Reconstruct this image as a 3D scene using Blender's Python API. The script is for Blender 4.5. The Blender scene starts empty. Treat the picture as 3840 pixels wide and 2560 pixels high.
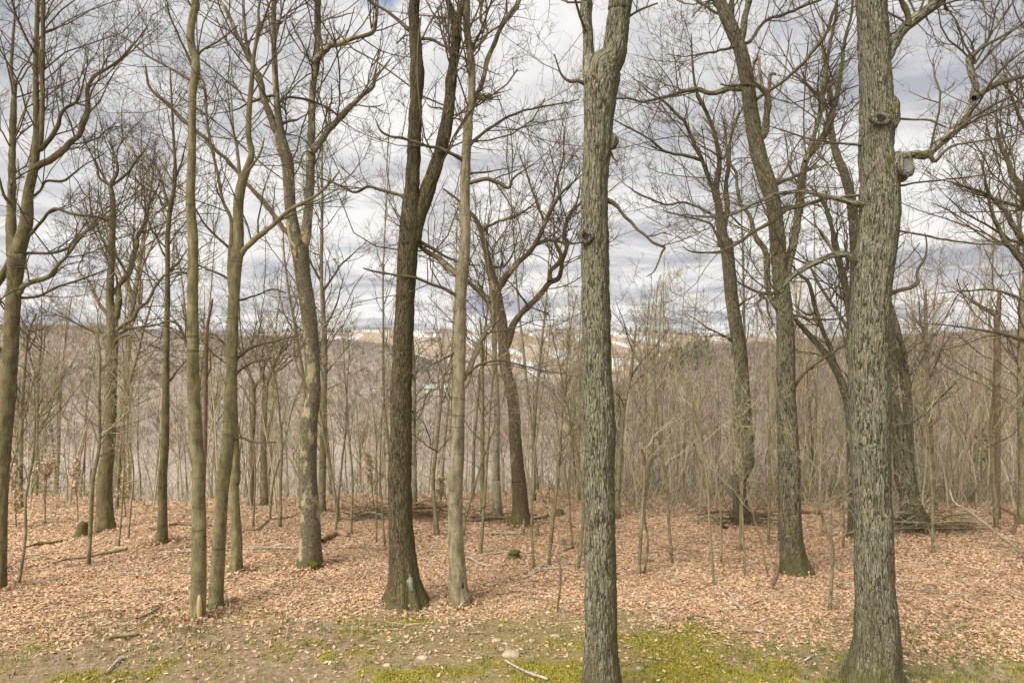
import bpy, math, random
import numpy as np
from mathutils import Vector

# ------------------------------------------------------------------ camera, sky, sun, exposure
sc = bpy.context.scene
COL = sc.collection
rng = np.random.default_rng(7)
random.seed(7)
H = 4.6                      # camera height above the near ground
FPX = 2560.0                 # focal length in photograph pixels (24 mm on 36 mm)

cd = bpy.data.cameras.new('camera'); cam = bpy.data.objects.new('camera', cd); COL.objects.link(cam)
cd.lens = 24.0; cd.sensor_width = 36.0; cd.clip_start = 0.1; cd.clip_end = 9000
cam.location = (0, 0, H); cam.rotation_euler = (math.radians(90), 0, 0)
sc.camera = cam

SUN_EL, SUN_AZ = math.radians(46), math.radians(222)     # azimuth clockwise from +Y: behind the camera, over the left shoulder
w = bpy.data.worlds.new('World'); sc.world = w; w.use_nodes = True
nt = w.node_tree; N = nt.nodes; N.clear(); LK = nt.links.new
def wn(t, **k):
    n = N.new(t)
    for a, b in k.items(): setattr(n, a, b)
    return n
def wmath(op, a, b=None, clamp=False):
    n = N.new('ShaderNodeMath'); n.operation = op; n.use_clamp = clamp
    for i, v in enumerate((a, b)):
        if v is None: continue
        if isinstance(v, (int, float)): n.inputs[i].default_value = v
        else: LK(v, n.inputs[i])
    return n.outputs[0]
out = wn('ShaderNodeOutputWorld'); bg = wn('ShaderNodeBackground'); bg.inputs[1].default_value = 0.1
sky = wn('ShaderNodeTexSky', sky_type='NISHITA', sun_disc=False, sun_elevation=SUN_EL, sun_rotation=SUN_AZ)
tc = wn('ShaderNodeTexCoord'); sep = wn('ShaderNodeSeparateXYZ'); LK(tc.outputs['Generated'], sep.inputs[0])
zc = wmath('ADD', wmath('MAXIMUM', sep.outputs[2], 0.0), 0.10)
cx = wmath('DIVIDE', sep.outputs[0], zc); cy = wmath('DIVIDE', sep.outputs[1], zc)
cmb = wn('ShaderNodeCombineXYZ'); LK(cx, cmb.inputs[0]); LK(cy, cmb.inputs[1])
n1 = wn('ShaderNodeTexNoise'); n1.inputs['Scale'].default_value = 0.85; n1.inputs['Detail'].default_value = 9; n1.inputs['Roughness'].default_value = 0.62; n1.inputs['Distortion'].default_value = 0.5
LK(cmb.outputs[0], n1.inputs['Vector'])
rp = wn('ShaderNodeValToRGB'); LK(n1.outputs[0], rp.inputs[0])
e = rp.color_ramp.elements
e[0].position = 0.37; e[0].color = (3.2, 3.28, 3.6, 1)
e[1].position = 0.56; e[1].color = (6.35, 6.2, 6.05, 1)
m_ = rp.color_ramp.elements.new(0.47); m_.color = (4.9, 4.85, 4.9, 1)
# a small ragged gap of blue high up in the cloud cover
hd = Vector((-0.197, 1.0, 0.525)).normalized()
dp = wn('ShaderNodeVectorMath', operation='DOT_PRODUCT'); LK(tc.outputs['Generated'], dp.inputs[0]); dp.inputs[1].default_value = hd
n2 = wn('ShaderNodeTexNoise'); n2.inputs['Scale'].default_value = 25; n2.inputs['Detail'].default_value = 5; LK(tc.outputs['Generated'], n2.inputs['Vector'])
g = wmath('MULTIPLY', wmath('SUBTRACT', dp.outputs['Value'], math.cos(math.radians(2.3))), 1300)
g = wmath('ADD', g, wmath('MULTIPLY', wmath('SUBTRACT', n2.outputs[0], 0.5), 2.0), True)
mx = wn('ShaderNodeMixRGB'); LK(g, mx.inputs[0]); LK(rp.outputs[0], mx.inputs[1]); LK(sky.outputs[0], mx.inputs[2])
LK(mx.outputs[0], bg.inputs[0]); LK(bg.outputs[0], out.inputs[0])

sl = bpy.data.lights.new('sun', 'SUN'); sl.energy = 3.6; sl.angle = math.radians(45); sl.color = (1.0, 0.945, 0.845)
so = bpy.data.objects.new('sun', sl); COL.objects.link(so)
sd = Vector((math.sin(SUN_AZ) * math.cos(SUN_EL), math.cos(SUN_AZ) * math.cos(SUN_EL), math.sin(SUN_EL)))
so.rotation_euler = sd.to_track_quat('Z', 'Y').to_euler()
sc.view_settings.view_transform = 'Standard'; sc.view_settings.look = 'None'
sc.view_settings.exposure = 0.62; sc.view_settings.gamma = 1.0
sc.render.engine = 'CYCLES'
sc.cycles.max_bounces = 5; sc.cycles.diffuse_bounces = 3

# ------------------------------------------------------------------ small helpers
def vnoise(p, seed=0):
    """smooth value noise in -1..1, p (...,3)"""
    i = np.floor(p).astype(np.int64); f = p - i; f = f * f * (3 - 2 * f)
    def h(dx, dy, dz):
        n = (i[..., 0] + dx) * 374761393 + (i[..., 1] + dy) * 668265263 + (i[..., 2] + dz) * 2147483647 + seed * 974711
        n = (n ^ (n >> 13)) * 1274126177
        n = n & 0x7fffffff
        n = ((n ^ (n >> 16)) * 668265263) & 0x7fffffff
        return (n & 0xffff) / 32767.5 - 1
    x, y, z = f[..., 0], f[..., 1], f[..., 2]
    a = h(0,0,0)*(1-x)+h(1,0,0)*x; b = h(0,1,0)*(1-x)+h(1,1,0)*x
    c = h(0,0,1)*(1-x)+h(1,0,1)*x; d = h(0,1,1)*(1-x)+h(1,1,1)*x
    return (a*(1-y)+b*y)*(1-z)+(c*(1-y)+d*y)*z
def n2d(x, y, s=1.0, seed=0):
    x, y = np.broadcast_arrays(np.asarray(x, float), np.asarray(y, float))
    return vnoise(np.stack([x / s, y / s, np.zeros_like(x) + 0.37], -1), seed)
def smooth(a, b, t):
    t = np.clip((t - a) / (b - a), 0, 1); return t * t * (3 - 2 * t)
def unit(v):
    return v / np.maximum(np.linalg.norm(v, axis=-1, keepdims=True), 1e-9)

def mesh_np(name, V, F, mat, smooth_=True, attrs=None):
    """V (n,3); F (m,k) one face size, or a list of such arrays"""
    Fs = F if isinstance(F, list) else [F]
    me = bpy.data.meshes.new(name)
    V = np.ascontiguousarray(V, dtype=np.float32)
    me.vertices.add(len(V)); me.vertices.foreach_set('co', V.ravel())
    loops = np.concatenate([f.ravel() for f in Fs]).astype(np.int32)
    tot = np.concatenate([np.full(len(f), f.shape[1], np.int32) for f in Fs])
    st = np.concatenate([[0], np.cumsum(tot)[:-1]]).astype(np.int32)
    me.loops.add(len(loops)); me.loops.foreach_set('vertex_index', loops)
    me.polygons.add(len(tot)); me.polygons.foreach_set('loop_start', st); me.polygons.foreach_set('loop_total', tot)
    me.polygons.foreach_set('use_smooth', np.full(len(tot), smooth_, bool))
    for k, a in (attrs or {}).items():
        a = np.ascontiguousarray(a, dtype=np.float32)
        if a.ndim == 2:
            at = me.attributes.new(k, 'FLOAT_VECTOR', 'POINT'); at.data.foreach_set('vector', a.ravel())
        else:
            at = me.attributes.new(k, 'FLOAT', 'POINT'); at.data.foreach_set('value', a)
    me.update(calc_edges=True)
    if mat: me.materials.append(mat)
    return me
def obj(name, me, parent=None, loc=None):
    o = bpy.data.objects.new(name, me); COL.objects.link(o)
    if parent: o.parent = parent
    if loc is not None: o.location = loc
    return o
def tag(o, label=None, cat=None, group=None, kind=None):
    if label: o['label'] = label
    if cat: o['category'] = cat
    if group: o['group'] = group
    if kind: o['kind'] = kind
    return o
def thing(name, label, cat, loc, group=None):
    o = bpy.data.objects.new(name, None); COL.objects.link(o); o.location = loc; o.empty_display_size = 0.2
    return tag(o, label, cat, group)

def tubes(P, R, k, cap=False):
    """P (n,m,3), R (n,m) -> verts, quads"""
    n, m = R.shape
    T = np.empty_like(P); T[:, 1:-1] = P[:, 2:] - P[:, :-2]; T[:, 0] = P[:, 1] - P[:, 0]; T[:, -1] = P[:, -1] - P[:, -2]
    T = unit(T)
    ax = np.abs(P[:, -1] - P[:, 0]); ref = np.zeros((n, 3)); ref[np.arange(n), ax.argmin(1)] = 1
    U = unit(np.cross(T, ref[:, None, :])); W = np.cross(T, U)
    a = np.arange(k) * 2 * math.pi / k
    V = P[:, :, None] + R[:, :, None, None] * (U[:, :, None] * np.cos(a)[None, None, :, None] + W[:, :, None] * np.sin(a)[None, None, :, None])
    base = (np.arange(n) * m * k)[:, None, None] + (np.arange(m - 1) * k)[None, :, None]
    j = np.arange(k)[None, None]; j2 = (j + 1) % k
    F = np.stack([base + j, base + j2, base + k + j2, base + k + j], -1).reshape(-1, 4)
    return V.reshape(-1, 3), F
def merge(parts):
    Vs, Fs, o = [], [], 0
    for V, F in parts:
        Vs.append(V); Fs.append(F + o); o += len(V)
    return np.concatenate(Vs), np.concatenate(Fs)

# ------------------------------------------------------------------ the lie of the land
def gz(x, y):
    x = np.asarray(x, float); y = np.asarray(y, float)
    yc = 21.5 + 1.2 * np.sin(x * 0.21 + 1.0) + 0.6 * np.sin(x * 0.55)
    d1 = np.clip(y - 10, 0, None); d1 = np.minimum(d1, yc - 10)
    d = np.clip(y - yc, 0, None); k = 0.03; dm = (0.40 - 0.06) / k
    q = np.where(d < dm, 0.06 * d + 0.5 * k * d * d, 0.06 * dm + 0.5 * k * dm * dm + 0.40 * (d - dm))
    z = -0.06 * d1 - q
    z = -80 + np.logaddexp(0, (z + 80) / 8) * 8
    near = smooth(70, 40, y)
    z = z + near * (0.09 * n2d(x, y, 3.1, 3) + 0.035 * n2d(x, y, 1.1, 5) + 0.012 * n2d(x, y, 0.4, 9))
    return z
def hit(px, py):
    """where the sight line through a point of the photograph meets the ground"""
    Y = np.arange(6, 60, 0.02); X = (px - 1920) / FPX * Y; Z = H - (py - 1280) / FPX * Y
    below = Z <= gz(X, Y)
    i = int(below.argmax()) if below.any() else len(Y) - 1
    return float(X[i]), float(Y[i]), float(gz(X[i], Y[i]))
def at(px, py, Y):
    return np.array([(px - 1920) / FPX * Y, Y, H - (py - 1280) / FPX * Y])
REG = {'A': (0, 0, 1.568), 'B': (1280, 0, 1.568), 'C': (2560, 0, 1.568), 'D': (0, 900, 1.568), 'E': (1280, 900, 1.568), 'F': (2560, 900, 1.568),
       'G': (0, 1800, 1.8375), 'H': (1280, 1800, 1.8375), 'I': (2560, 1800, 1.8375), 'S': (0, 0, 1.0)}
def parse(s, hw0=8.0):
    """survey notes 'H 12,30,9 15,0' -> rows of photograph x, y, half width"""
    r, res, last = 'S', [], None
    for t in s.split():
        if t in REG: r = t; continue
        v = [float(q) for q in t.split(',')]
        ox, oy, k = REG[r]
        hw = v[2] / k if len(v) > 2 else (last * 0.92 if last else hw0 / k)
        res.append((ox + v[0] / k, oy + v[1] / k, hw)); last = hw
    return np.array(res)
def resample(P, R, n, ease=True):
    """Catmull-Rom through P with radii R, n points evenly along"""
    if len(P) == 2: P = np.array([P[0], (P[0] + P[1]) / 2, P[1]]); R = np.array([R[0], (R[0] + R[1]) / 2, R[1]])
    Q = np.vstack([2 * P[0] - P[1], P, 2 * P[-1] - P[-2]])
    res, rr = [], []
    for i in range(1, len(Q) - 2):
        t = np.linspace(0, 1, 13)[:-1, None]
        p0, p1, p2, p3 = Q[i - 1], Q[i], Q[i + 1], Q[i + 2]
        res.append(0.5 * (2 * p1 + (p2 - p0) * t + (2 * p0 - 5 * p1 + 4 * p2 - p3) * t ** 2 + (3 * p1 - p0 - 3 * p2 + p3) * t ** 3))
        rr.append(R[i - 1] + (R[i] - R[i - 1]) * t[:, 0])
    res.append(P[-1:]); rr.append(R[-1:])
    res = np.concatenate(res); rr = np.concatenate(rr)
    s = np.concatenate([[0], np.cumsum(np.linalg.norm(np.diff(res, axis=0), axis=1))])
    u = np.linspace(0, s[-1], n)
    return np.stack([np.interp(u, s, res[:, i]) for i in range(3)], 1), np.interp(u, s, rr), s[-1]

# ------------------------------------------------------------------ materials
class M:
    def __init__(s, name, rough=0.9):
        s.m = bpy.data.materials.new(name); s.m.use_nodes = True; s.t = s.m.node_tree
        s.b = s.t.nodes['Principled BSDF']; s.b.inputs['Roughness'].default_value = rough
        s.b.inputs['Specular IOR Level'].default_value = 0.15
    def n(s, t, **k):
        n = s.t.nodes.new(t)
        for a, b in k.items(): setattr(n, a, b)
        return n
    def l(s, a, b): s.t.links.new(a, b)
    def attr(s, name): return s.n('ShaderNodeAttribute', attribute_name=name)
    def pos(s): return s.n('ShaderNodeNewGeometry').outputs['Position']
    def map(s, v, sc_):
        m = s.n('ShaderNodeMapping'); m.inputs['Scale'].default_value = sc_; s.l(v, m.inputs[0]); return m.outputs[0]
    def noise(s, v, scale, detail=4, rough=0.55, dist=0.0):
        n = s.n('ShaderNodeTexNoise'); n.inputs['Scale'].default_value = scale; n.inputs['Detail'].default_value = detail
        n.inputs['Roughness'].default_value = rough; n.inputs['Distortion'].default_value = dist; s.l(v, n.inputs['Vector']); return n
    def ramp(s, f, stops):
        r = s.n('ShaderNodeValToRGB'); s.l(f, r.inputs[0]); el = r.color_ramp.elements
        while len(el) < len(stops): el.new(0.5)
        for q, (p, c) in zip(el, stops):
            q.position = p; q.color = (*c, 1) if not isinstance(c, (int, float)) else (c, c, c, 1)
        return r.outputs[0]
    def mix(s, f, a, b, blend='MIX'):
        x = s.n('ShaderNodeMixRGB', blend_type=blend)
        for i, v in enumerate((f, a, b)):
            if isinstance(v, (int, float)): x.inputs[i].default_value = v
            elif isinstance(v, tuple): x.inputs[i].default_value = (*v, 1)
            else: s.l(v, x.inputs[i])
        return x.outputs[0]
    def math(s, op, a, b=0.0, clamp=False):
        x = s.n('ShaderNodeMath', operation=op, use_clamp=clamp)
        for i, v in enumerate((a, b)):
            if isinstance(v, (int, float)): x.inputs[i].default_value = v
            else: s.l(v, x.inputs[i])
        return x.outputs[0]
    def col(s, c): s.l(c, s.b.inputs['Base Color']) if not isinstance(c, tuple) else setattr(s.b.inputs['Base Color'], 'default_value', (*c, 1))
    def bump(s, h, strength=0.6, dist=0.02):
        b = s.n('ShaderNodeBump'); b.inputs['Strength'].default_value = strength; b.inputs['Distance'].default_value = dist
        s.l(h, b.inputs['Height']); s.l(b.outputs[0], s.b.inputs['Normal'])

def bark_furrowed(name, ridge, furrow, plate=22, lichen=(0.30, 0.31, 0.19), lich=0.5, moss=0.5, stretch=0.16, dark=(0.05, 0.045, 0.03), darkamt=0.38):
    m = M(name); v = m.attr('bk').outputs['Vector']
    w1 = m.noise(m.map(v, (1, 1, 0.5)), 11, 4, 0.6)
    vv = m.n('ShaderNodeVectorMath', operation='MULTIPLY_ADD'); m.l(w1.outputs['Color'], vv.inputs[0]); vv.inputs[1].default_value = (0.035, 0.035, 0.14); m.l(v, vv.inputs[2])
    # interlacing ridges: two folded noises drawn out along the trunk, broken across by small cracks
    def fold(scale, st, det):
        n = m.noise(m.map(vv.outputs[0], (1, 1, st)), scale, det, 0.5)
        return m.math('ABSOLUTE', m.math('MULTIPLY', m.math('SUBTRACT', n.outputs[0], 0.5), 4.5))
    a1 = fold(plate * 0.95, stretch * 0.7, 2); a2 = fold(plate * 1.9, stretch * 0.9, 2)
    vo = m.n('ShaderNodeTexVoronoi', feature='DISTANCE_TO_EDGE'); vo.inputs['Scale'].default_value = plate * 1.25; m.l(m.map(vv.outputs[0], (1, 1, stretch * 2.2)), vo.inputs['Vector'])
    cr = m.ramp(vo.outputs['Distance'], [(0.0, 0.0), (0.14, 1.0)])
    fine = m.noise(m.map(v, (1, 1, 0.3)), 75, 5, 0.7)
    rg = m.math('MINIMUM', m.math('MULTIPLY', a1, 1.5), m.math('ADD', m.math('MULTIPLY', a2, 1.3), 0.18), True)
    hgt = m.math('ADD', m.math('MULTIPLY', rg, m.math('ADD', m.math('MULTIPLY', cr, 0.3), 0.7)), m.math('MULTIPLY', m.math('SUBTRACT', fine.outputs[0], 0.5), 0.5))
    f = m.ramp(hgt, [(0.08, 0.0), (0.34, 1.0)])
    big = m.noise(m.map(v, (1, 1, 0.5)), 2.3, 4)
    rid = m.mix(m.ramp(big.outputs[0], [(0.42, 0.0), (0.62, lich)]), ridge, lichen)
    tone = m.noise(m.map(v, (1, 1, 0.22)), 17, 5, 0.65)
    rid = m.mix(0.85, rid, m.ramp(tone.outputs[0], [(0.28, 0.60), (0.66, 1.22)]), 'MULTIPLY')
    c = m.mix(f, furrow, rid)
    stk = m.noise(m.map(v, (1, 1, 0.12)), 12, 5, 0.65)      # weathered dark blotches running down the bark
    c = m.mix(m.ramp(stk.outputs[0], [(0.60, 0.0), (0.72, darkamt)]), c, dark)
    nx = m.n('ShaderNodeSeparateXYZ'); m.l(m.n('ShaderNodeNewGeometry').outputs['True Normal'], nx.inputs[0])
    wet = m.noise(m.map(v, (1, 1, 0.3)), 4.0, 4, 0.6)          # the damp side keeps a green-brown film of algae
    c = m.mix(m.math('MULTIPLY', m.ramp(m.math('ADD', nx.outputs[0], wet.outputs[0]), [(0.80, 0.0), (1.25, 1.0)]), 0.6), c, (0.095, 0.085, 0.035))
    dmp = m.math('ADD', m.math('MULTIPLY', m.math('SUBTRACT', 1.5, m.attr('hgt').outputs['Fac']), 0.35), m.math('MULTIPLY', m.math('SUBTRACT', stk.outputs[0], 0.5), 1.6))
    c = m.mix(m.math('MULTIPLY', m.ramp(dmp, [(0.0, 0.0), (0.5, 1.0)]), 0.6), c, (0.115, 0.09, 0.048))      # the damp, browner bark of the butt
    foot = m.math('MULTIPLY', m.math('SUBTRACT', 0.75, m.attr('hgt').outputs['Fac']), 0.45)
    mo = m.noise(v, 5.5, 5, 0.65)
    c = m.mix(m.ramp(m.math('ADD', mo.outputs[0], m.math('MAXIMUM', foot, -0.08)), [(0.62, 0.0), (0.76, moss)]), c, (0.11, 0.115, 0.03))
    m.col(c); m.bump(hgt, 1.0, 0.03)
    return m.m
def bark_smooth(name, a, b, ring=(0.07, 0.06, 0.04), green=(0.215, 0.205, 0.105), gr=0.5):
    m = M(name); v = m.attr('bk').outputs['Vector']
    t = m.noise(m.map(v, (1, 1, 0.35)), 9, 5, 0.6)
    c = m.ramp(t.outputs[0], [(0.34, b), (0.60, a)])
    big = m.noise(m.map(v, (1, 1, 0.4)), 2.6, 4)
    c = m.mix(m.ramp(big.outputs[0], [(0.40, 0.0), (0.62, gr)]), c, green)
    vr = m.noise(m.map(v, (1, 1, 0.12)), 26, 5, 0.65)          # shallow upright wrinkles
    c = m.mix(0.8, c, m.ramp(vr.outputs[0], [(0.33, 0.55), (0.52, 1.0), (0.7, 1.18)]), 'MULTIPLY')
    bl = m.noise(m.map(v, (1, 1, 0.7)), 13, 5, 0.7)
    c = m.mix(0.6, c, m.ramp(bl.outputs[0], [(0.36, 0.55), (0.52, 1.05)]), 'MULTIPLY')
    rg = m.noise(m.map(v, (0.30, 0.30, 3.2)), 4.5, 4, 0.7)
    c = m.mix(m.ramp(rg.outputs[0], [(0.60, 0.0), (0.68, 0.75)]), c, ring)
    sp = m.noise(m.map(v, (1, 1, 0.5)), 38, 3, 0.7)
    c = m.mix(m.ramp(sp.outputs[0], [(0.62, 0.0), (0.72, 0.55)]), c, ring)
    foot = m.math('MULTIPLY', m.math('SUBTRACT', 0.45, m.attr('hgt').outputs['Fac']), 0.8)
    mo = m.noise(v, 7, 4, 0.65)
    c = m.mix(m.ramp(m.math('ADD', mo.outputs[0], m.math('MAXIMUM', foot, -0.1)), [(0.66, 0.0), (0.80, 0.6)]), c, (0.10, 0.10, 0.03))
    fine = m.noise(m.map(v, (1, 1, 0.3)), 45, 5, 0.65)
    m.col(c); m.bump(m.math('ADD', fine.outputs[0], vr.outputs[0]), 0.7, 0.016)
    return m.m
def bark_mottled(name, base, flake, thr=0.5):
    m = M(name); v = m.attr('bk').outputs['Vector']
    t = m.noise(m.map(v, (1, 1, 0.35)), 5.0, 7, 0.72)
    fl = m.ramp(t.outputs[0], [(thr, 0.0), (thr + 0.05, 1.0)])
    d = m.noise(m.map(v, (1, 1, 0.5)), 42, 4, 0.7)
    bs = m.mix(0.9, base, m.ramp(d.outputs[0], [(0.35, 0.35), (0.65, 1.25)]), 'MULTIPLY')
    fk = m.mix(0.7, flake, m.ramp(d.outputs[0], [(0.35, 0.6), (0.6, 1.05)]), 'MULTIPLY')
    c = m.mix(fl, bs, fk)
    foot = m.math('MULTIPLY', m.math('SUBTRACT', 0.5, m.attr('hgt').outputs['Fac']), 0.8)
    mo = m.noise(v, 6, 4, 0.65)
    c = m.mix(m.ramp(m.math('ADD', mo.outputs[0], m.math('MAXIMUM', foot, -0.12)), [(0.64, 0.0), (0.78, 0.7)]), c, (0.10, 0.10, 0.025))
    m.col(c); m.bump(m.math('ADD', d.outputs[0], m.math('MULTIPLY', fl, -0.3)), 0.7, 0.015)
    return m.m
def twiggy(name, a, b, c=None):
    m = M(name); r = m.n('ShaderNodeNewGeometry').outputs['Random Per Island']
    t = m.noise(m.pos(), 3.0, 2)
    m.col(m.mix(0.35, m.ramp(r, [(0.0, a), (0.55, b), (1.0, c or b)]), m.ramp(t.outputs[0], [(0.3, 0.7), (0.7, 1.2)]), 'MULTIPLY'))
    return m.m
def per_island(name, stops, rough=0.85, noise_scale=None):
    m = M(name, rough); r = m.n('ShaderNodeNewGeometry').outputs['Random Per Island']
    c = m.ramp(r, stops)
    if noise_scale:
        t = m.noise(m.pos(), noise_scale, 3); c = m.mix(0.6, c, m.ramp(t.outputs[0], [(0.3, 0.75), (0.7, 1.15)]), 'MULTIPLY')
    m.col(c); return m.m

MAT = {
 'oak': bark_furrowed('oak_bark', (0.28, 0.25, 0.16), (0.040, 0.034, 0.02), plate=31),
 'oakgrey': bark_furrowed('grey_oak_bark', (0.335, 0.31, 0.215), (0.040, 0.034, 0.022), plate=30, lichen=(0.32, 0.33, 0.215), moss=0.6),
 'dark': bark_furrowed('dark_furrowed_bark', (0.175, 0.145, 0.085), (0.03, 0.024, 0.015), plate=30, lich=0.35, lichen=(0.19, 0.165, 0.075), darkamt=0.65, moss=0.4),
 'brown': bark_mottled('brown_flaking_bark', (0.14, 0.11, 0.065), (0.36, 0.30, 0.175), 0.57),
 'mottled': bark_mottled('mottled_bark', (0.175, 0.15, 0.10), (0.42, 0.365, 0.22), 0.53),
 'olive': bark_smooth('olive_smooth_bark', (0.25, 0.215, 0.115), (0.135, 0.114, 0.06)),
 'olivedark': bark_smooth('dark_olive_bark', (0.20, 0.17, 0.09), (0.10, 0.083, 0.042), gr=0.35, green=(0.165, 0.16, 0.075)),
 'tan': bark_smooth('tan_smooth_bark', (0.32, 0.275, 0.18), (0.175, 0.15, 0.095), gr=0.3),
 'pale': bark_smooth('pale_bark', (0.36, 0.34, 0.23), (0.22, 0.20, 0.13), gr=0.3),
 'far': bark_smooth('thin_tree_bark', (0.32, 0.275, 0.165), (0.18, 0.15, 0.085), gr=0.4),
 'dead': bark_mottled('dead_wood', (0.23, 0.165, 0.11), (0.34, 0.265, 0.19), 0.54),
 'limb': bark_smooth('limb_bark', (0.135, 0.11, 0.065), (0.075, 0.06, 0.036), gr=0.35, green=(0.125, 0.115, 0.06)),
 'log': bark_mottled('rotting_log', (0.27, 0.175, 0.095), (0.40, 0.275, 0.16), 0.5),
 'drift': bark_mottled('bleached_wood', (0.42, 0.36, 0.27), (0.55, 0.50, 0.40), 0.5),
 'twig': twiggy('twig_bark', (0.075, 0.06, 0.035), (0.14, 0.115, 0.07)),
 'sapl': twiggy('sapling_bark', (0.12, 0.098, 0.062), (0.35, 0.305, 0.20), (0.62, 0.56, 0.41)),
 'hill_twig': twiggy('slope_twigs', (0.18, 0.145, 0.085), (0.31, 0.265, 0.165), (0.46, 0.40, 0.27)),
 'red': twiggy('reddish_twigs', (0.15, 0.105, 0.078), (0.35, 0.265, 0.205), (0.57, 0.485, 0.37)),
}
# ------------------------------------------------------------------ twig growth
UP = np.array([0, 0, 1.0])
def spawn(P, R, cnt, Lr, rr, ang=(35, 75), up=0.25, m=5, jit=0.22, t0=0.15, rmin=0.003, curl=0.10, g=None, rel=True):
    """children of the polylines P (N,q,3), R (N,q): cnt (N,) children each; length Lr x (relative to the parent's length if rel)"""
    g = g or rng
    n0, q = R.shape
    idx = np.repeat(np.arange(n0), cnt)
    n = len(idx)
    if n == 0: return np.zeros((0, m, 3)), np.zeros((0, m))
    t = t0 + (1 - t0) * g.random(n) ** 0.85
    f = t * (q - 1); i = np.minimum(f.astype(int), q - 2); f = f - i
    p = P[idx, i] * (1 - f)[:, None] + P[idx, i + 1] * f[:, None]
    r = R[idx, i] * (1 - f) + R[idx, i + 1] * f
    tan = unit(P[idx, i + 1] - P[idx, i])
    rv = unit(g.normal(size=(n, 3))); per = unit(np.cross(tan, rv))
    a = np.radians(g.uniform(*ang, n))[:, None]
    d = unit(tan * np.cos(a) + per * np.sin(a) + up * UP)
    L = np.linalg.norm(P[:, -1] - P[:, 0], axis=1)[idx] if rel else np.ones(n)
    L = L * g.uniform(*Lr, n) * (1.1 - 0.55 * t)
    C = np.empty((n, m, 3)); C[:, 0] = p
    st = (L / (m - 1))[:, None]
    for k in range(1, m):
        d = unit(d + g.normal(size=(n, 3)) * jit + curl * UP)
        C[:, k] = C[:, k - 1] + d * st
    r0 = np.maximum(r * rr, rmin)
    rad = r0[:, None] * np.linspace(1, 0.35, m)[None]
    return C, np.maximum(rad, rmin * 0.6)
DENS = 1.4
def crown_mesh(name, limbs, mat, dens=5.0, L1=(0.8, 2.6), dist=12.0, lv=(6, 5), seed=0, up=0.22, t0=0.12):
    """limbs: list of (P, R) polylines; three orders of twigs growing from them"""
    g = np.random.default_rng(1000 + seed)
    Ps = np.stack([resample(p, r, 16)[0] for p, r in limbs]); Rs = np.stack([resample(p, r, 16)[1] for p, r in limbs])
    Ln = np.linalg.norm(np.diff(Ps, axis=1), axis=2).sum(1)
    rm = 0.0027 * (dist / 11) ** 0.6
    c1 = g.poisson(Ln * dens * DENS)
    L1 = (L1[0] * (dist / 11) ** 0.5, L1[1] * (dist / 11) ** 0.5)
    A, ra = spawn(Ps, Rs, c1, L1, 0.45, up=up, m=6, jit=0.20, rmin=rm * 1.7, t0=t0, g=g, rel=False)
    ra = np.minimum(ra, 0.017)
    B, rb = spawn(A, ra, g.poisson(lv[0], len(A)), (0.25, 0.6), 0.6, up=0.12, m=4, jit=0.2, rmin=rm * 1.2, g=g)
    Cc, rc = spawn(B, rb, g.poisson(lv[1], len(B)), (0.3, 0.65), 0.7, up=0.10, m=3, jit=0.2, rmin=rm, g=g)
    V, F = merge([tubes(A, ra, 3), tubes(B, rb, 3), tubes(Cc, rc, 3)])
    return mesh_np(name, V, F, mat)

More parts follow.
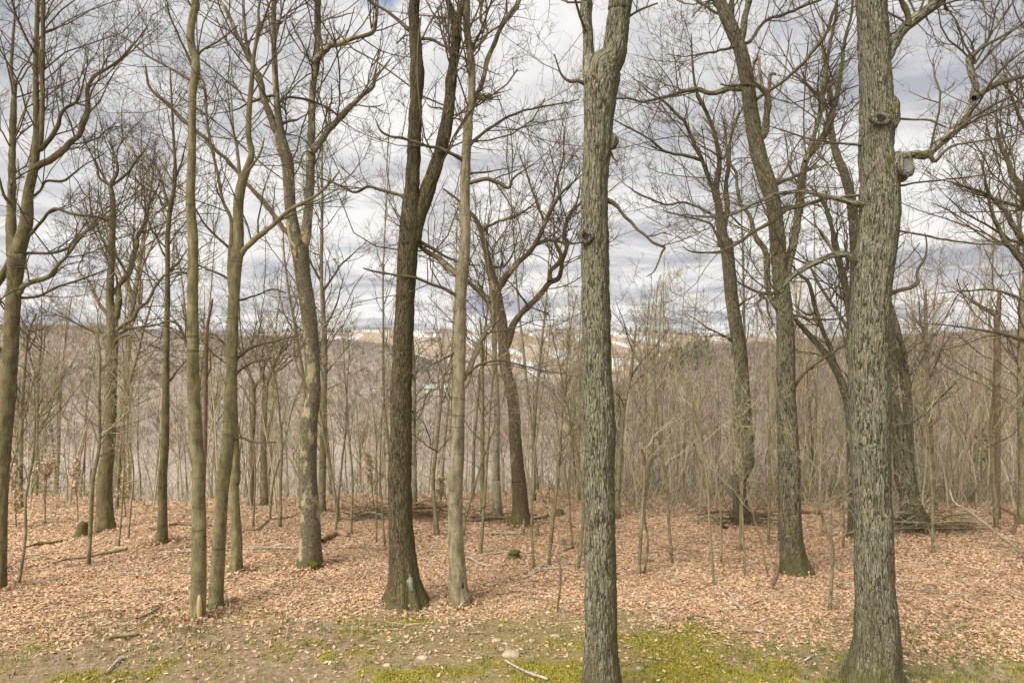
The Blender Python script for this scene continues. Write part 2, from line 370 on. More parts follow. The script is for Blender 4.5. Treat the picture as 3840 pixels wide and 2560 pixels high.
# ------------------------------------------------------------------ one traced stem
def stem_mesh(name, P, R, mat, k=10, step=0.08, relief=0.0, flare=None, seed=0, wob=0.04, ground=None, kink=0.0):
    L = np.linalg.norm(np.diff(P, axis=0), axis=1).sum()
    n = int(np.clip(L / step, 6, 700))
    Q, rad, _ = resample(P, R, n)
    g = np.random.default_rng(seed)
    T = np.gradient(Q, axis=0); T = unit(T)
    mean = unit((Q[-1] - Q[0])[None])[0]; ref = np.eye(3)[np.abs(mean).argmin()]
    U = unit(np.cross(T, ref[None])); W = np.cross(T, U)
    a = np.arange(k) * 2 * math.pi / k
    s = np.concatenate([[0], np.cumsum(np.linalg.norm(np.diff(Q, axis=0), axis=1))])
    r0 = max(float(np.median(rad)), 0.01); off = g.uniform(0, 50, 3)
    bk = np.stack(np.broadcast_arrays(r0 * np.cos(a)[None] + off[0], r0 * np.sin(a)[None] + off[1], (s[:, None] + off[2])), -1)
    rr = np.repeat(rad[:, None], k, 1)
    rr = rr * (1 + wob * vnoise(bk * np.array([1 / (r0 * 1.4), 1 / (r0 * 1.4), 1 / (r0 * 4)]), seed))
    hg = Q[:, 2] - (ground if ground is not None else -99)
    if flare:
        fl = np.exp(-np.clip(hg, 0, None) / flare[1])
        rr = rr * (1 + (flare[0] * (0.35 + 0.65 * np.cos(a[None] * flare[2] + seed) ** 2 * (1 + 0.4 * np.cos(a[None] * 2 + seed * 2)))) * fl[:, None])
    if relief:
        q = bk + 0.05 * np.stack([vnoise(bk * 9, 11), vnoise(bk * 9, 12), vnoise(bk * 9, 13)], -1)
        fur = 1 - np.abs(vnoise(q * np.array([15, 15, 2.6]), seed + 1)) * 2.2
        fur2 = 1 - np.abs(vnoise(q * np.array([27, 27, 5.0]), seed + 2)) * 2.2
        rr = rr - relief * (np.clip(fur, 0, 1) + 0.6 * np.clip(fur2, 0, 1)) + relief * 0.5 * vnoise(bk * 4, seed + 3)
    if kink:
        q_ = Q * (1.0 / (0.10 + r0 * 3)); Q = Q + np.stack([vnoise(q_, seed + 50), vnoise(q_, seed + 51), vnoise(q_, seed + 52)], -1) * (kink * np.minimum(rad, 0.05) * smooth(0, 0.15, s / s[-1]))[:, None]
        rr = rr * (1 + 0.16 * vnoise(np.repeat(q_[:, None] * 1.7, k, 1), seed + 53))
    V = Q[:, None] + rr[:, :, None] * (U[:, None] * np.cos(a)[None, :, None] + W[:, None] * np.sin(a)[None, :, None])
    j = np.arange(k); j2 = (j + 1) % k; b = (np.arange(n - 1) * k)[:, None]
    F = np.stack([b + j, b + j2, b + k + j2, b + k + j], -1).reshape(-1, 4)
    V = V.reshape(-1, 3); V = np.vstack([V, Q[-1] + T[-1] * rad[-1] * 0.6])
    F2 = np.stack([(n - 1) * k + j, (n - 1) * k + j2, np.full(k, len(V) - 1)], 1)
    bkv = np.vstack([bk.reshape(-1, 3), bk[-1, 0][None]])
    hv = np.concatenate([np.repeat(hg, k), hg[-1:]])
    me = mesh_np(name, V, [F, F2], mat, True, {'bk': bkv, 'hgt': hv})
    return me, Q, rad

def lift(rows, Y, k=0.0, y0=None):
    """survey rows -> points in space; k = how far each metre of run leads away from (+) or towards (-) the viewer"""
    pts = [at(r[0], r[1], Y) for r in rows]
    P = np.array(pts)
    s = np.concatenate([[0], np.cumsum(np.linalg.norm(np.diff(P, axis=0), axis=1))])
    res, rad = [], []
    for r, d in zip(rows, s):
        yy = max(Y + k * d, 3.0)
        res.append(at(r[0], r[1], yy)); rad.append(r[2] / FPX * yy)
    return np.array(res), np.array(rad)
def extend(P, R, more, tip=0.4, g=None):
    d = unit((P[-1] - P[-2])[None])[0]; q, r = [P[-1]], [R[-1]]
    n = 4
    for i in range(n):
        d = unit((d + (g or rng).normal(size=3) * 0.10 + 0.06 * UP)[None])[0]
        q.append(q[-1] + d * more / n); r.append(R[-1] * (1 - (1 - tip) * (i + 1) / n))
    return np.vstack([P, q[1:]]), np.concatenate([R, r[1:]])
SEED = [0]
def tree(name, label, cat, mat, trunk, stems=(), limbs=(), Y=None, foot=None, k=16, relief=0.0, flare=(0.35, 0.35, 3), top=3.5, tw=None, dens=4.0, lv=(6, 5), L1=(0.8, 2.6), group=None,
         step=0.08, crown='twig', trunk_twigs=True, trunk_t0=0.55, dead=(), crown_name='crown', twig_up=0.18):
    """trunk: survey notes from foot to top. stems / limbs: notes, each its own part"""
    SEED[0] += 1; sd = SEED[0]; g = np.random.default_rng(sd)
    rows = parse(trunk)
    if Y is None:
        if foot is None: foot = rows[0]
        X0, Y, Z0 = hit(foot[0], foot[1])
    P, R = lift(rows, Y)
    if foot is None or True:
        X0 = float(P[0, 0]); Z0 = float(gz(X0, Y))
    # carry the trunk on down to the soil, and below it
    if P[0, 2] > Z0 + 0.05:
        P = np.vstack([[P[0, 0], Y, Z0], P]); R = np.concatenate([[R[0] * 1.08], R])
    P = np.vstack([P[0] - [0, 0, 0.35], P]); R = np.concatenate([[R[0] * 1.05], R])
    def open_end(rw): return rw[-1][1] < 12 or rw[-1][0] < 8 or rw[-1][0] > 3832
    if top and open_end(rows): P, R = extend(P, R, top, 0.4, g)
    root = thing(name, label, cat, (X0, Y, Z0), group)
    base = np.array([X0, Y, Z0])
    def part(nm, P, R, mt, kk, st, rel=0, fl=None, s=0, wob=0.05, kink=0.0):
        me, Q, rad = stem_mesh(nm, P - base, R, MAT[mt], kk, st, rel, fl, s, wob, 0.0, kink)
        o = obj(nm, me, root); return o
    part('trunk', P, R, mat, k, step, relief, flare, sd, 0.045)
    grow = []
    if trunk_twigs:
        n = len(P); c = max(1, int(n * trunk_t0)); 
        if n - c >= 2: grow.append((P[c - 1:], R[c - 1:]))
    for i, s in enumerate(list(stems) + list(limbs) + list(dead)):
        is_stem = i < len(stems); is_dead = i >= len(stems) + len(limbs)
        kd = None
        if isinstance(s, tuple): s, kd = s
        if kd is None: kd = g.uniform(-0.15, 0.15) if is_stem else g.uniform(0.15, 0.55) * g.choice([-1, 1])
        rw = parse(s); p, r = lift(rw, Y, kd)
        if open_end(rw): p, r = extend(p, r, 3.5 if is_stem else 2.0, 0.35, g)
        elif not is_dead and r[-1] > 0.012: p, r = extend(p, r, 0.8, 0.3, g)
        thick = float(r.max())
        part('stem' if is_stem else ('dead_branch' if is_dead else 'branch'), p, r, 'dead' if is_dead else (mat if is_stem or thick > 0.055 else 'limb'), int(np.clip(thick * 160, 6, k)), step * (1 if is_stem else 1.1), relief * 0.7 if thick > 0.08 else 0, None, sd * 31 + i, 0.07, 0.12 if is_stem else 0.65)
        if not is_dead: grow.append((p, r))
    if crown and grow:
        gl = [(p - base, r) for p, r in grow]
        o = obj(crown_name, crown_mesh(crown_name, gl, MAT[crown], dens, L1, Y, lv, sd, up=twig_up), root); o['kind'] = 'stuff'
    return root, base
# ------------------------------------------------------------------ ground
def moss_amount(x, y):
    b = np.zeros(np.broadcast(x, y).shape)
    for cx, cy, sx, sy, s in ((-0.7, 9.35, 1.0, 0.35, 0.6), (0.3, 9.45, 1.1, 0.4, 0.9), (1.2, 9.3, 1.2, 0.5, 1.05), (2.8, 9.5, 1.3, 0.5, 1.0), (3.6, 9.2, 1.0, 0.5, 0.95), (2.1, 10.75, 0.9, 0.38, 0.95), (3.1, 10.95, 1.0, 0.4, 0.85), (2.7, 10.2, 1.6, 0.5, 0.7), (4.4, 9.9, 0.8, 0.5, 0.55),
                               (1.2, 11.0, 0.8, 0.3, 0.6), (0.0, 10.9, 0.8, 0.3, 0.5), (-1.45, 11.4, 0.35, 0.15, 0.9), (0.35, 15.0, 0.5, 0.25, 0.75), (1.5, 8.4, 3.5, 0.8, 1.0), (-5.6, 9.4, 0.5, 0.3, 0.6)):
        b = np.maximum(b, s * np.exp(-((x - cx) / sx) ** 2 - ((y - cy) / sy) ** 2))
    return np.clip(b * 1.1 + 0.75 * n2d(x, y, 0.55, 21) + 0.55 * n2d(x, y, 0.15, 22) + 0.3 * n2d(x, y, 0.06, 23) - 0.24, 0, 1)
def litter_amount(x, y):
    """1 under the deep leaf cover of the wood, low on the bare strip of lawn"""
    edge = np.interp(x, [-9, -5, -3, -2, 0, 3, 4.5, 6, 9], [10.7, 11.5, 11.9, 12.1, 12.2, 11.9, 11.2, 10.6, 10.2]) + 0.4 * n2d(x, y, 1.7, 31) + 0.12 * np.sin(x * 1.1)
    return smooth(-1.1, 0.8, y - edge + 0.55 * n2d(x, y, 0.45, 33))
xs = np.concatenate([-np.geomspace(400, 15, 46)[:-1], np.arange(-15, 15.01, 0.15), np.geomspace(15, 400, 46)[1:]])
ys = np.concatenate([np.linspace(-25, 5.6, 24), np.arange(6, 26, 0.125), np.geomspace(26, 420, 70)])
GX, GY = np.meshgrid(xs, ys); GZ = gz(GX, GY)
nx_, ny_ = len(xs), len(ys)
ii = (np.arange(ny_ - 1)[:, None] * nx_ + np.arange(nx_ - 1)[None]).ravel()
m = M('soil'); p = m.pos()
n_a = m.noise(p, 2.2, 6, 0.65); n_b = m.noise(p, 16, 5, 0.7); n_c = m.noise(p, 60, 4, 0.7); n_d = m.noise(p, 7, 6, 0.75)
soil = m.ramp(n_b.outputs[0], [(0.3, (0.185, 0.13, 0.08)), (0.5, (0.285, 0.21, 0.135)), (0.68, (0.36, 0.275, 0.18))])
soil = m.mix(m.ramp(n_a.outputs[0], [(0.42, 0.0), (0.65, 0.5)]), soil, (0.26, 0.205, 0.105))
vo = m.n('ShaderNodeTexVoronoi'); vo.inputs['Scale'].default_value = 13; m.l(p, vo.inputs['Vector'])
sp_ = m.n('ShaderNodeSeparateColor'); m.l(vo.outputs['Color'], sp_.inputs[0])
lit = m.ramp(sp_.outputs[0], [(0.0, (0.36, 0.225, 0.13)), (0.35, (0.47, 0.305, 0.185)), (0.7, (0.54, 0.375, 0.24)), (1.0, (0.61, 0.455, 0.32))])
lit = m.mix(0.7, lit, m.ramp(n_c.outputs[0], [(0.3, 0.7), (0.7, 1.1)]), 'MULTIPLY')
vs = m.n('ShaderNodeTexVoronoi'); vs.inputs['Scale'].default_value = 24; m.l(p, vs.inputs['Vector'])
ss = m.n('ShaderNodeSeparateColor'); m.l(vs.outputs['Color'], ss.inputs[0])
soil = m.mix(m.ramp(ss.outputs[0], [(0.66, 0.0), (0.70, 0.6)]), soil, m.ramp(ss.outputs[1], [(0.0, (0.16, 0.10, 0.065)), (0.5, (0.33, 0.235, 0.15)), (1.0, (0.56, 0.45, 0.33))]))   # small bits of leaf and bark trodden in
soil = m.mix(0.75, soil, m.ramp(n_d.outputs[0], [(0.32, 0.62), (0.66, 1.15)]), 'MULTIPLY')
soil = m.mix(m.ramp(n_d.outputs[0], [(0.58, 0.0), (0.72, 0.4)]), soil, (0.26, 0.22, 0.095))
soil = m.mix(m.math('MULTIPLY', m.attr('film').outputs['Fac'], m.ramp(n_b.outputs[0], [(0.38, 0.25), (0.6, 0.85)])), soil, (0.26, 0.225, 0.07))   # thin green-gold film of young moss
c = m.mix(m.attr('litter').outputs['Fac'], soil, lit)
mo = m.ramp(n_b.outputs[0], [(0.3, (0.15, 0.13, 0.022)), (0.55, (0.30, 0.265, 0.042)), (0.72, (0.38, 0.34, 0.07))])
c = m.mix(m.ramp(m.attr('moss').outputs['Fac'], [(0.05, 0.0), (0.6, 0.92)]), c, mo)
m.col(c); m.bump(m.math('ADD', n_b.outputs[0], n_c.outputs[0]), 0.7, 0.03)
V = np.stack([GX.ravel(), GY.ravel(), GZ.ravel()], 1)
me = mesh_np('ground', V, np.stack([ii, ii + 1, ii + nx_ + 1, ii + nx_], 1), m.m, True,
             {'litter': litter_amount(GX, GY).ravel(), 'film': (np.clip(0.15 + 0.75 * np.exp(-((GX - 1.9) / 3.2) ** 2) + 0.35 * n2d(GX, GY, 0.9, 25), 0, 1) * smooth(13, 12, GY)).ravel(), 'moss': (moss_amount(GX, GY) * smooth(16, 13, GY)).ravel()})
tag(obj('ground', me), kind='structure')

# ------------------------------------------------------------------ far hills
def hill(name, a0, a1, na, d0, d1, nd, ridge, prof, mat, floor=-79, seed=0, rough=3.0):
    """a ridge across the valley: bearings a0..a1 (radians), distances d0..d1; ridge(a) = (distance, height), prof = rise exponent"""
    A = np.linspace(a0, a1, na)[None]; D = np.linspace(d0, d1, nd)[:, None]
    X = D * np.tan(A); Y = D + 0 * A
    Z = hill_z(X, Y, ridge, prof, floor, d0, seed, rough)
    i = (np.arange(nd - 1)[:, None] * na + np.arange(na - 1)[None]).ravel()
    me = mesh_np(name, np.stack([X.ravel(), Y.ravel(), Z.ravel()], 1), np.stack([i, i + 1, i + na + 1, i + na], 1), mat)
    return tag(obj(name, me), kind='structure')
def hill_z(X, Y, ridge, prof, floor, d0, seed, rough):
    Dr, Hr = ridge(X / Y)
    t = np.clip((Y - d0) / (Dr - d0), 0, None)
    up = floor + (Hr - floor) * np.where(t < 1, (t * t * (3 - 2 * t)) ** prof, 1 - 0.1 * (t - 1))
    return up + rough * (n2d(X, Y, 130, seed) + 0.5 * n2d(X, Y, 50, seed + 1)) * np.clip(t, 0, 1) * np.where(t > 0.8, 0.5, 1)
def woodland(name, c1, c2, c3):
    m = M(name); p = m.pos()
    a = m.noise(p, 0.02, 6, 0.65); b = m.noise(m.map(p, (1, 1, 0.5)), 0.25, 5, 0.7)
    c = m.ramp(b.outputs[0], [(0.3, c1), (0.55, c2), (0.75, c3)])
    c = m.mix(0.8, c, m.ramp(a.outputs[0], [(0.3, 0.75), (0.7, 1.2)]), 'MULTIPLY')
    m.col(c); return m.m
I1 = np.interp
def r_left(u):   # u = x / y
    return 880 + 30 * np.sin(u * 9), I1(u, [-0.95, -0.75, -0.594, -0.4375, -0.30, -0.18, -0.125, 0, 0.148, 0.25], [22, 19.4, 18.7, 9, 4, -5, -24, -54, -66, -78])
def r_mid(u):
    return 2100 + 0 * u, I1(u, [-0.5, -0.3, -0.2, -0.1, 0.1, 0.2, 0.3, 0.5], [34, 30, 34, 37, 37, 30, 16, 10])
def r_right(u):
    return 520 + 120 * np.clip(u - 0.2, 0, 1), I1(u, [0.08, 0.13, 0.172, 0.227, 0.285, 0.328, 0.42, 0.54, 0.75, 1.0], [-76, -55, -29, -10.5, -2.4, -2.8, 0.7, 4, 10, 14])
m = M('fields'); p = m.pos()
a = m.noise(m.map(p, (1, 0.45, 3)), 0.006, 5, 0.6); b = m.noise(p, 0.05, 5, 0.65)
c = m.ramp(a.outputs[0], [(0.32, (0.25, 0.20, 0.16)), (0.45, (0.36, 0.295, 0.21)), (0.55, (0.35, 0.265, 0.19)), (0.66, (0.29, 0.235, 0.18))])
c = m.mix(0.7, c, m.ramp(b.outputs[0], [(0.3, 0.65), (0.7, 1.2)]), 'MULTIPLY')
rot = m.n('ShaderNodeMapping'); rot.inputs['Rotation'].default_value = (0, 0, math.radians(74)); m.l(p, rot.inputs[0])
s = m.noise(m.map(rot.outputs[0], (0.0032, 0.016, 0.0)), 1.0, 6, 0.6, 0.5)
spx = m.n('ShaderNodeSeparateXYZ'); m.l(p, spx.inputs[0])
snow_on = m.ramp(m.math('DIVIDE', spx.outputs[1], 2200), [(0.5, 1.0), (0.86, 0.9), (0.97, 0.15)])
c = m.mix(m.math('MULTIPLY', m.ramp(s.outputs[0], [(0.515, 0.0), (0.565, 1.0)]), snow_on), c, (0.56, 0.57, 0.60))
m.col(c); FIELD = m.m
W_L = woodland('left_wood_floor', (0.235, 0.195, 0.163), (0.32, 0.272, 0.23), (0.41, 0.355, 0.30))
W_R = woodland('right_wood_floor', (0.22, 0.18, 0.155), (0.265, 0.22, 0.19), (0.32, 0.265, 0.225))
vf = woodland('valley_floor', (0.30, 0.24, 0.19), (0.38, 0.31, 0.25), (0.46, 0.40, 0.33))
me = mesh_np('valley_floor', np.array([[-3000, 380, -80.5], [3000, 380, -80.5], [6000, 8000, -80.5], [-6000, 8000, -80.5.__float__()]]), np.array([[0, 1, 2, 3]]), vf)
tag(obj('valley_floor', me), kind='structure')
hill('hill', -0.85, 0.2, 160, 330, 1300, 90, r_left, 1.0, W_L, seed=41)
hill('hillside', -0.5, 0.6, 220, 1000, 2700, 120, r_mid, 0.9, FIELD, seed=43, rough=7)
hill('hill', 0.08, 0.85, 140, 170, 800, 90, r_right, 0.75, W_R, floor=-74, seed=45)

def wood(name, n, ridge, prof, floor, d0, seed, rough, box, mat, hgt, keep=None, tris=11, spread=3.0, label=None):
    """a far bare wood: tens of thousands of upright spiky crowns in one object"""
    g = np.random.default_rng(seed * 7)
    u = g.uniform(box[0], box[1], n); y = np.sqrt(g.uniform(box[2] ** 2, box[3] ** 2, n)); x = u * y
    k = np.ones(n, bool) if keep is None else keep(x, y, g)
    x, y = x[k], y[k]; n = len(x)
    z = hill_z(x, y, ridge, prof, floor, d0, seed, rough)
    h = hgt * g.uniform(0.7, 1.25, n)
    q = np.repeat(np.arange(n), tris)
    base = np.stack([x, y, z], 1)[q]
    off = g.normal(size=(n * tris, 3)) * np.array([spread * 0.55, spread * 0.55, 0]) 
    r = np.abs(off[:, 0]) / spread
    lo = base + off * 0.45; lo[:, 2] += h[q] * g.uniform(0.0, 0.5, n * tris)
    hi = base + off * 1.3; hi[:, 2] += h[q] * (1.0 - 0.5 * r * r) * g.uniform(0.75, 1.0, n * tris)
    wd = g.uniform(0.12, 0.36, (n * tris, 1)) * hgt / 8
    ang = g.uniform(0, math.pi, n * tris); dv = np.stack([np.cos(ang), np.sin(ang), 0 * ang], 1)
    md = lo + (hi - lo) * 0.25
    V = np.stack([md + dv * wd, hi, md - dv * wd], 1).reshape(-1, 3)
    F = np.arange(len(V)).reshape(-1, 3)
    o = obj(name, mesh_np(name, V, F, mat, False))
    return tag(o, label, 'woods', kind='stuff')
FW_L = per_island('far_wood', [(0.0, (0.18, 0.148, 0.122)), (0.5, (0.295, 0.25, 0.21)), (1.0, (0.42, 0.365, 0.31))], noise_scale=0.022)
FW_R = per_island('near_far_wood', [(0.0, (0.155, 0.123, 0.105)), (0.5, (0.25, 0.203, 0.172)), (1.0, (0.35, 0.292, 0.245))], noise_scale=0.03)
FW_M = per_island('town_wood', [(0.0, (0.18, 0.15, 0.12)), (0.6, (0.30, 0.24, 0.19)), (1.0, (0.36, 0.28, 0.2))])
wood('woods', 12500, r_left, 1.0, -79, 330, 41, 3.0, (-0.8, 0.2, 350, 960), FW_L, 8, keep=lambda x, y, g: g.random(len(x)) < np.clip(smooth(360, 520, y) + 0.7 * n2d(x, y, 60, 78), 0.1, 1), tris=12, spread=3.2, label='purple grey leafless woods covering the long far hill')
wood('woods', 11500, r_right, 0.75, -74, 170, 45, 3.0, (0.09, 0.80, 200, 620), FW_R, 6.5, tris=12, spread=2.6, label='brown leafless woods covering the nearer ridge')
wood('woods', 8000, r_mid, 0.9, -79, 1000, 43, 7, (-0.34, 0.36, 1050, 2080), FW_M, 10, keep=lambda x, y, g: n2d(x + y * 0.2, y * 0.35, 70, 77) + 0.4 * n2d(x, y, 20, 79) > 0.02, spread=4.5, label='scattered copses among the snow streaked fields')
# dark evergreens on the knoll beside the central oak, and a row along the far crest
def conifers(name, pts, mat, hgt, rad, seed, label):
    g = np.random.default_rng(seed); Vs, Fs, o = [], [], 0
    k = 7
    for (x, y, z) in pts:
        h = hgt * g.uniform(0.7, 1.2); r = rad * g.uniform(0.8, 1.2)
        for lvl in range(5):
            zb = z + h * (0.08 + 0.17 * lvl); zt = zb + h * 0.30; rr = r * (1 - 0.18 * lvl)
            a = np.arange(k) * 2 * math.pi / k + g.uniform(0, 6)
            ring = np.stack([x + rr * np.cos(a) * g.uniform(0.75, 1.2, k), y + rr * np.sin(a) * g.uniform(0.75, 1.2, k), zb + g.normal(size=k) * h * 0.02], 1)
            Vs.append(np.vstack([ring, [[x, y, min(zt, z + h)]]])); j = np.arange(k)
            Fs.append(np.stack([o + j, o + (j + 1) % k, np.full(k, o + k)], 1)); o += k + 1
    return tag(obj(name, mesh_np(name, np.concatenate(Vs), np.concatenate(Fs), mat, False)), label, 'evergreens', kind='stuff')
EVG = per_island('evergreen', [(0.0, (0.045, 0.065, 0.035)), (1.0, (0.09, 0.11, 0.065))])
g = np.random.default_rng(5)
u = g.uniform(0.20, 0.285, 110); y = g.uniform(430, 510, 110); x = u * y
conifers('evergreen_grove', zip(x, y, hill_z(x, y, r_right, 0.75, -74, 170, 45, 3.0)), EVG, 13, 3.4, 6, 'dark evergreen grove on the knoll below the town hillside')
u = np.concatenate([g.uniform(-0.34, -0.15, 40), g.uniform(0.16, 0.36, 45)]); y = g.uniform(2040, 2110, 85); x = u * y
conifers('evergreen_row', zip(x, y, hill_z(x, y, r_mid, 0.9, -79, 1000, 43, 7)), EVG, 17, 4, 7, 'thin row of evergreens along the far crest')

# the town on the far hillside: houses with roof, windows and door
WHITE = M('white_siding'); WHITE.col((0.80, 0.79, 0.76)); ROOF = M('grey_shingles'); ROOF.col((0.16, 0.15, 0.15)); RED = M('red_brown_shingles'); RED.col((0.36, 0.17, 0.12))
BEIGE = M('beige_siding'); BEIGE.col((0.62, 0.54, 0.42)); PANE = M('window_glass', 0.15); PANE.col((0.05, 0.06, 0.08)); GREEN = M('green_metal_roof', 0.5); GREEN.col((0.36, 0.43, 0.37))
def box(x0, x1, y0, y1, z0, z1):
    V = np.array([[x, y, z] for z in (z0, z1) for x, y in ((x0, y0), (x1, y0), (x1, y1), (x0, y1))], float)
    return V, np.array([[0, 3, 2, 1], [4, 5, 6, 7], [0, 1, 5, 4], [1, 2, 6, 5], [2, 3, 7, 6], [3, 0, 4, 7]])
def house(label, x, y, z, wd, dp, ht, wall, roof, group, cat='house', rot=0.0, rows=2, cols=4, name='house', flat=False):
    r = thing(name, label, cat, (x, y, z), group); r.rotation_euler = (0, 0, rot)
    V, F = box(-wd / 2, wd / 2, -dp / 2, dp / 2, -4, ht); obj('wall', mesh_np('wall', V, F, wall.m, False), r)
    if flat:
        V, F = box(-wd / 2 - .3, wd / 2 + .3, -dp / 2 - .3, dp / 2 + .3, ht + 0.003, ht + 0.8)
    else:
        o_ = 0.6; rh = dp * 0.38
        V = np.array([[-wd/2-o_, -dp/2-o_, ht], [wd/2+o_, -dp/2-o_, ht], [wd/2+o_, dp/2+o_, ht], [-wd/2-o_, dp/2+o_, ht], [-wd/2-o_, 0, ht+rh], [wd/2+o_, 0, ht+rh]])
        V[:, 2] += 0.003; F = [np.array([[0, 1, 5, 4], [2, 3, 4, 5], [0, 3, 2, 1]]), np.array([[0, 4, 3], [1, 2, 5]])]
    obj('roof', mesh_np('roof', V, F, roof.m, False), r)
    wm = None
    for i in range(rows):
        for j in range(cols):
            cx_ = -wd / 2 + wd * (j + 0.5) / cols; cz = ht * (i + 0.55) / rows
            if wm is None:
                V, F = box(-wd / cols * 0.24, wd / cols * 0.24, -0.06, 0.02, -ht / rows * 0.26, ht / rows * 0.26); wm = mesh_np('window', V, F, PANE.m, False)
            obj('window', wm, r, (cx_, -dp / 2, cz))
    return r
def on_mid(px, Y): 
    x = (px - 1920) / FPX * Y; return x, Y, float(hill_z(np.array([x]), np.array([Y]), r_mid, 0.9, -79, 1000, 43, 7)[0])
for px, Y, wd, wl, rf in ((1375, 2050, 24, WHITE, ROOF), (1410, 2030, 20, WHITE, ROOF), (1448, 2060, 26, BEIGE, ROOF), (1335, 2055, 18, WHITE, RED)):
    house('pale gabled house in the line along the far crest', *on_mid(px, Y), wd, 12, 8, wl, rf, 'houses along the far crest')
for px, Y, wd, wl, rf in ((2420, 1950, 18, WHITE, ROOF), (2520, 1900, 22, WHITE, RED), (2595, 1985, 20, BEIGE, ROOF), (2690, 2000, 22, WHITE, ROOF), (2130, 1700, 16, BEIGE, RED), (1990, 1850, 18, WHITE, ROOF)):
    house('small gabled house on the snow streaked far hillside', *on_mid(px, Y), wd, 12, 8, wl, rf, 'houses on the far hillside')
house('tall pale block of many small windows beyond the central oak', *on_mid(2318, 1330), 20, 14, 24, WHITE, ROOF, None, 'apartment block', 0.2, 8, 6, 'apartment_block', True)
xg, yg = (1640 - 1920) / FPX * 640, 640
house('long low building with pale green roof in the valley', xg, yg, float(hill_z(np.array([xg]), np.array([yg]), r_left, 1.0, -79, 330, 41, 3.0)[0]) + 4, 25, 9, 3, BEIGE, GREEN, None, 'building', 0.05, 1, 9, 'long_building')
# ------------------------------------------------------------------ the traced trees, near to far
# central oak, forking near the top of the view
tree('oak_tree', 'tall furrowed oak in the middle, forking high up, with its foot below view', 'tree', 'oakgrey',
     'H 1790,1460,140 1788,1200,122 1788,1000,115 1785,600,112 1783,200,108 1778,0,107 E 1517,1250,94 1518,1100,98 1515,1000,95 1512,900,90 1506,800,85 1503,600,84 1497,450,91 1497,300,87 1492,100,87 B 1492,1411,85 1487,1250,82 1490,1100,82 1500,950,82 1512,830,92 1512,740,90 1518,600,100 1528,500,110 1545,400,108 1600,330,78 1616,250,72 1625,150,70 1635,60,70 1640,0,72',
     stems=[('B 1500,560,60 1468,400,50 1456,300,38 1450,200,37 1440,80,35 1440,0,34', 0.0)],
     limbs=[('B 1560,1180,16 1595,1190,13 1625,1215,11 1650,1245,10 1700,1300,10 1735,1350,9 1780,1380,8 1830,1425,8 1870,1440,8 1905,1458,7 E 1890,60,6 1872,110,5 1860,140,5 1830,190,4 1790,215,2', -0.25), ('B 1780,1385,6 1830,1390,5 1890,1370,4 1950,1385,2', 0.2),
            ('B 1450,500,14 1390,480,12 1340,478,10 1290,430,7 1250,320,4', -0.2), ('B 1560,840,10 1600,930,6 1625,950,3', -0.3), ('B 1690,100,8 1760,60,7 1860,20,5', 0.3)],
     Y=8.5, k=64, relief=0.011, step=0.028, top=5, flare=(0.3, 0.3, 3), dens=3.4, lv=(6, 5), trunk_t0=0.88, L1=(1.0, 3.4))
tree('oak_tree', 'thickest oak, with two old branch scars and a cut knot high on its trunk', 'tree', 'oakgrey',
     'I 1320,1400,185 1330,1250,160 1340,1100,150 1335,900,140 1322,700,131 1315,400,126 1308,200,126 1300,0,126 F 1103,1200,113 1105,1000,113 1100,900,114 1095,700,115 1092,600,113 1102,400,112 1118,200,112 1130,100,116 1147,0,110 C 1160,1250,113 1158,1150,112 1158,1050,108 1140,900,99 1142,800,98 1148,700,103 1140,600,95 1130,400,90 1118,200,88 1108,0,88',
     stems=[('C 1150,400,50 1200,330,38 1260,230,35 1320,150,36 1400,90,34 1490,20,26 1530,-20,22', 0.25)],
     limbs=[('C 1160,960,40 1220,945,36 1290,930,30 1380,910,28 1450,890,26 1520,830,28 1600,760,26 1680,690,24 1710,600,22 1705,480,20 1700,350,20 1740,300,14 1800,220,10 1860,130,9 1950,0,7', 0.2),
            ('C 1715,580,18 1800,520,14 1900,480,14 2007,450,12 2030,440,11', 0.4), ('C 1700,330,10 1760,280,9 1830,240,8 2010,130,6', -0.2),
            ('C 1450,900,16 1480,950,12 1530,900,9 1600,855,7 1800,820,5 2010,790,4', -0.2),
            ('C 1320,150,20 1328,120,18 1310,50,16 1280,-5,12', -0.3),
            ('C 1120,1210,30 1040,1200,19 980,1185,16 900,1165,14 810,1150,14 720,1130,13 600,1135,12 510,1160,11 400,1200,9 250,1270,8 100,1270,6 0,1260,4', -0.12),
            ('C 820,1152,11 800,1180,10 680,1215,11 600,1240,11 540,1300,11 420,1360,10 350,1410,9 270,1460,8 200,1480,7 60,1480,5 0,1450,3', -0.1),
            ('C 1100,1150,12 1040,1145,9 940,1155,8 820,1175,6', 0.2),
            ('F 1080,150,34 1000,110,23 960,85,18 890,85,17 800,120,17 700,170,17 650,200,17 600,270,15 575,310,14 510,315,12 440,305,9 360,270,7 300,230,4', -0.15),
            ('F 500,316,8 440,322,8 490,345,8 500,420,6 530,490,5 510,530,3', -0.2),
            ('F 1180,320,14 1215,310,11 1270,290,11 1350,275,12 1385,240,11 1380,190,9 1430,90,7 1430,0,5 C 1425,1370,3', 0.2),
            ('C 1240,700,14 1280,700,7 1360,705,6 1450,710,6 1550,750,4', -0.3), ('C 1250,1090,10 1290,1090,7 1400,1070,6 1600,1050,5 1850,1020,3', 0.2),
            ('C 1250,1360,8 1290,1360,6 1400,1380,6 1500,1400,6 1700,1430,5 2010,1445,4', 0.1), ('C 1100,850,10 1040,855,8 870,835,7 740,815,6 600,770,5 500,740,3', -0.1)],
     Y=9.25, k=76, relief=0.013, step=0.028, top=5, flare=(0.35, 0.25, 4), dens=3.2, lv=(6, 5), trunk_t0=0.9, L1=(0.9, 2.8))
T_BIG = bpy.context.scene.objects['oak_tree.001']
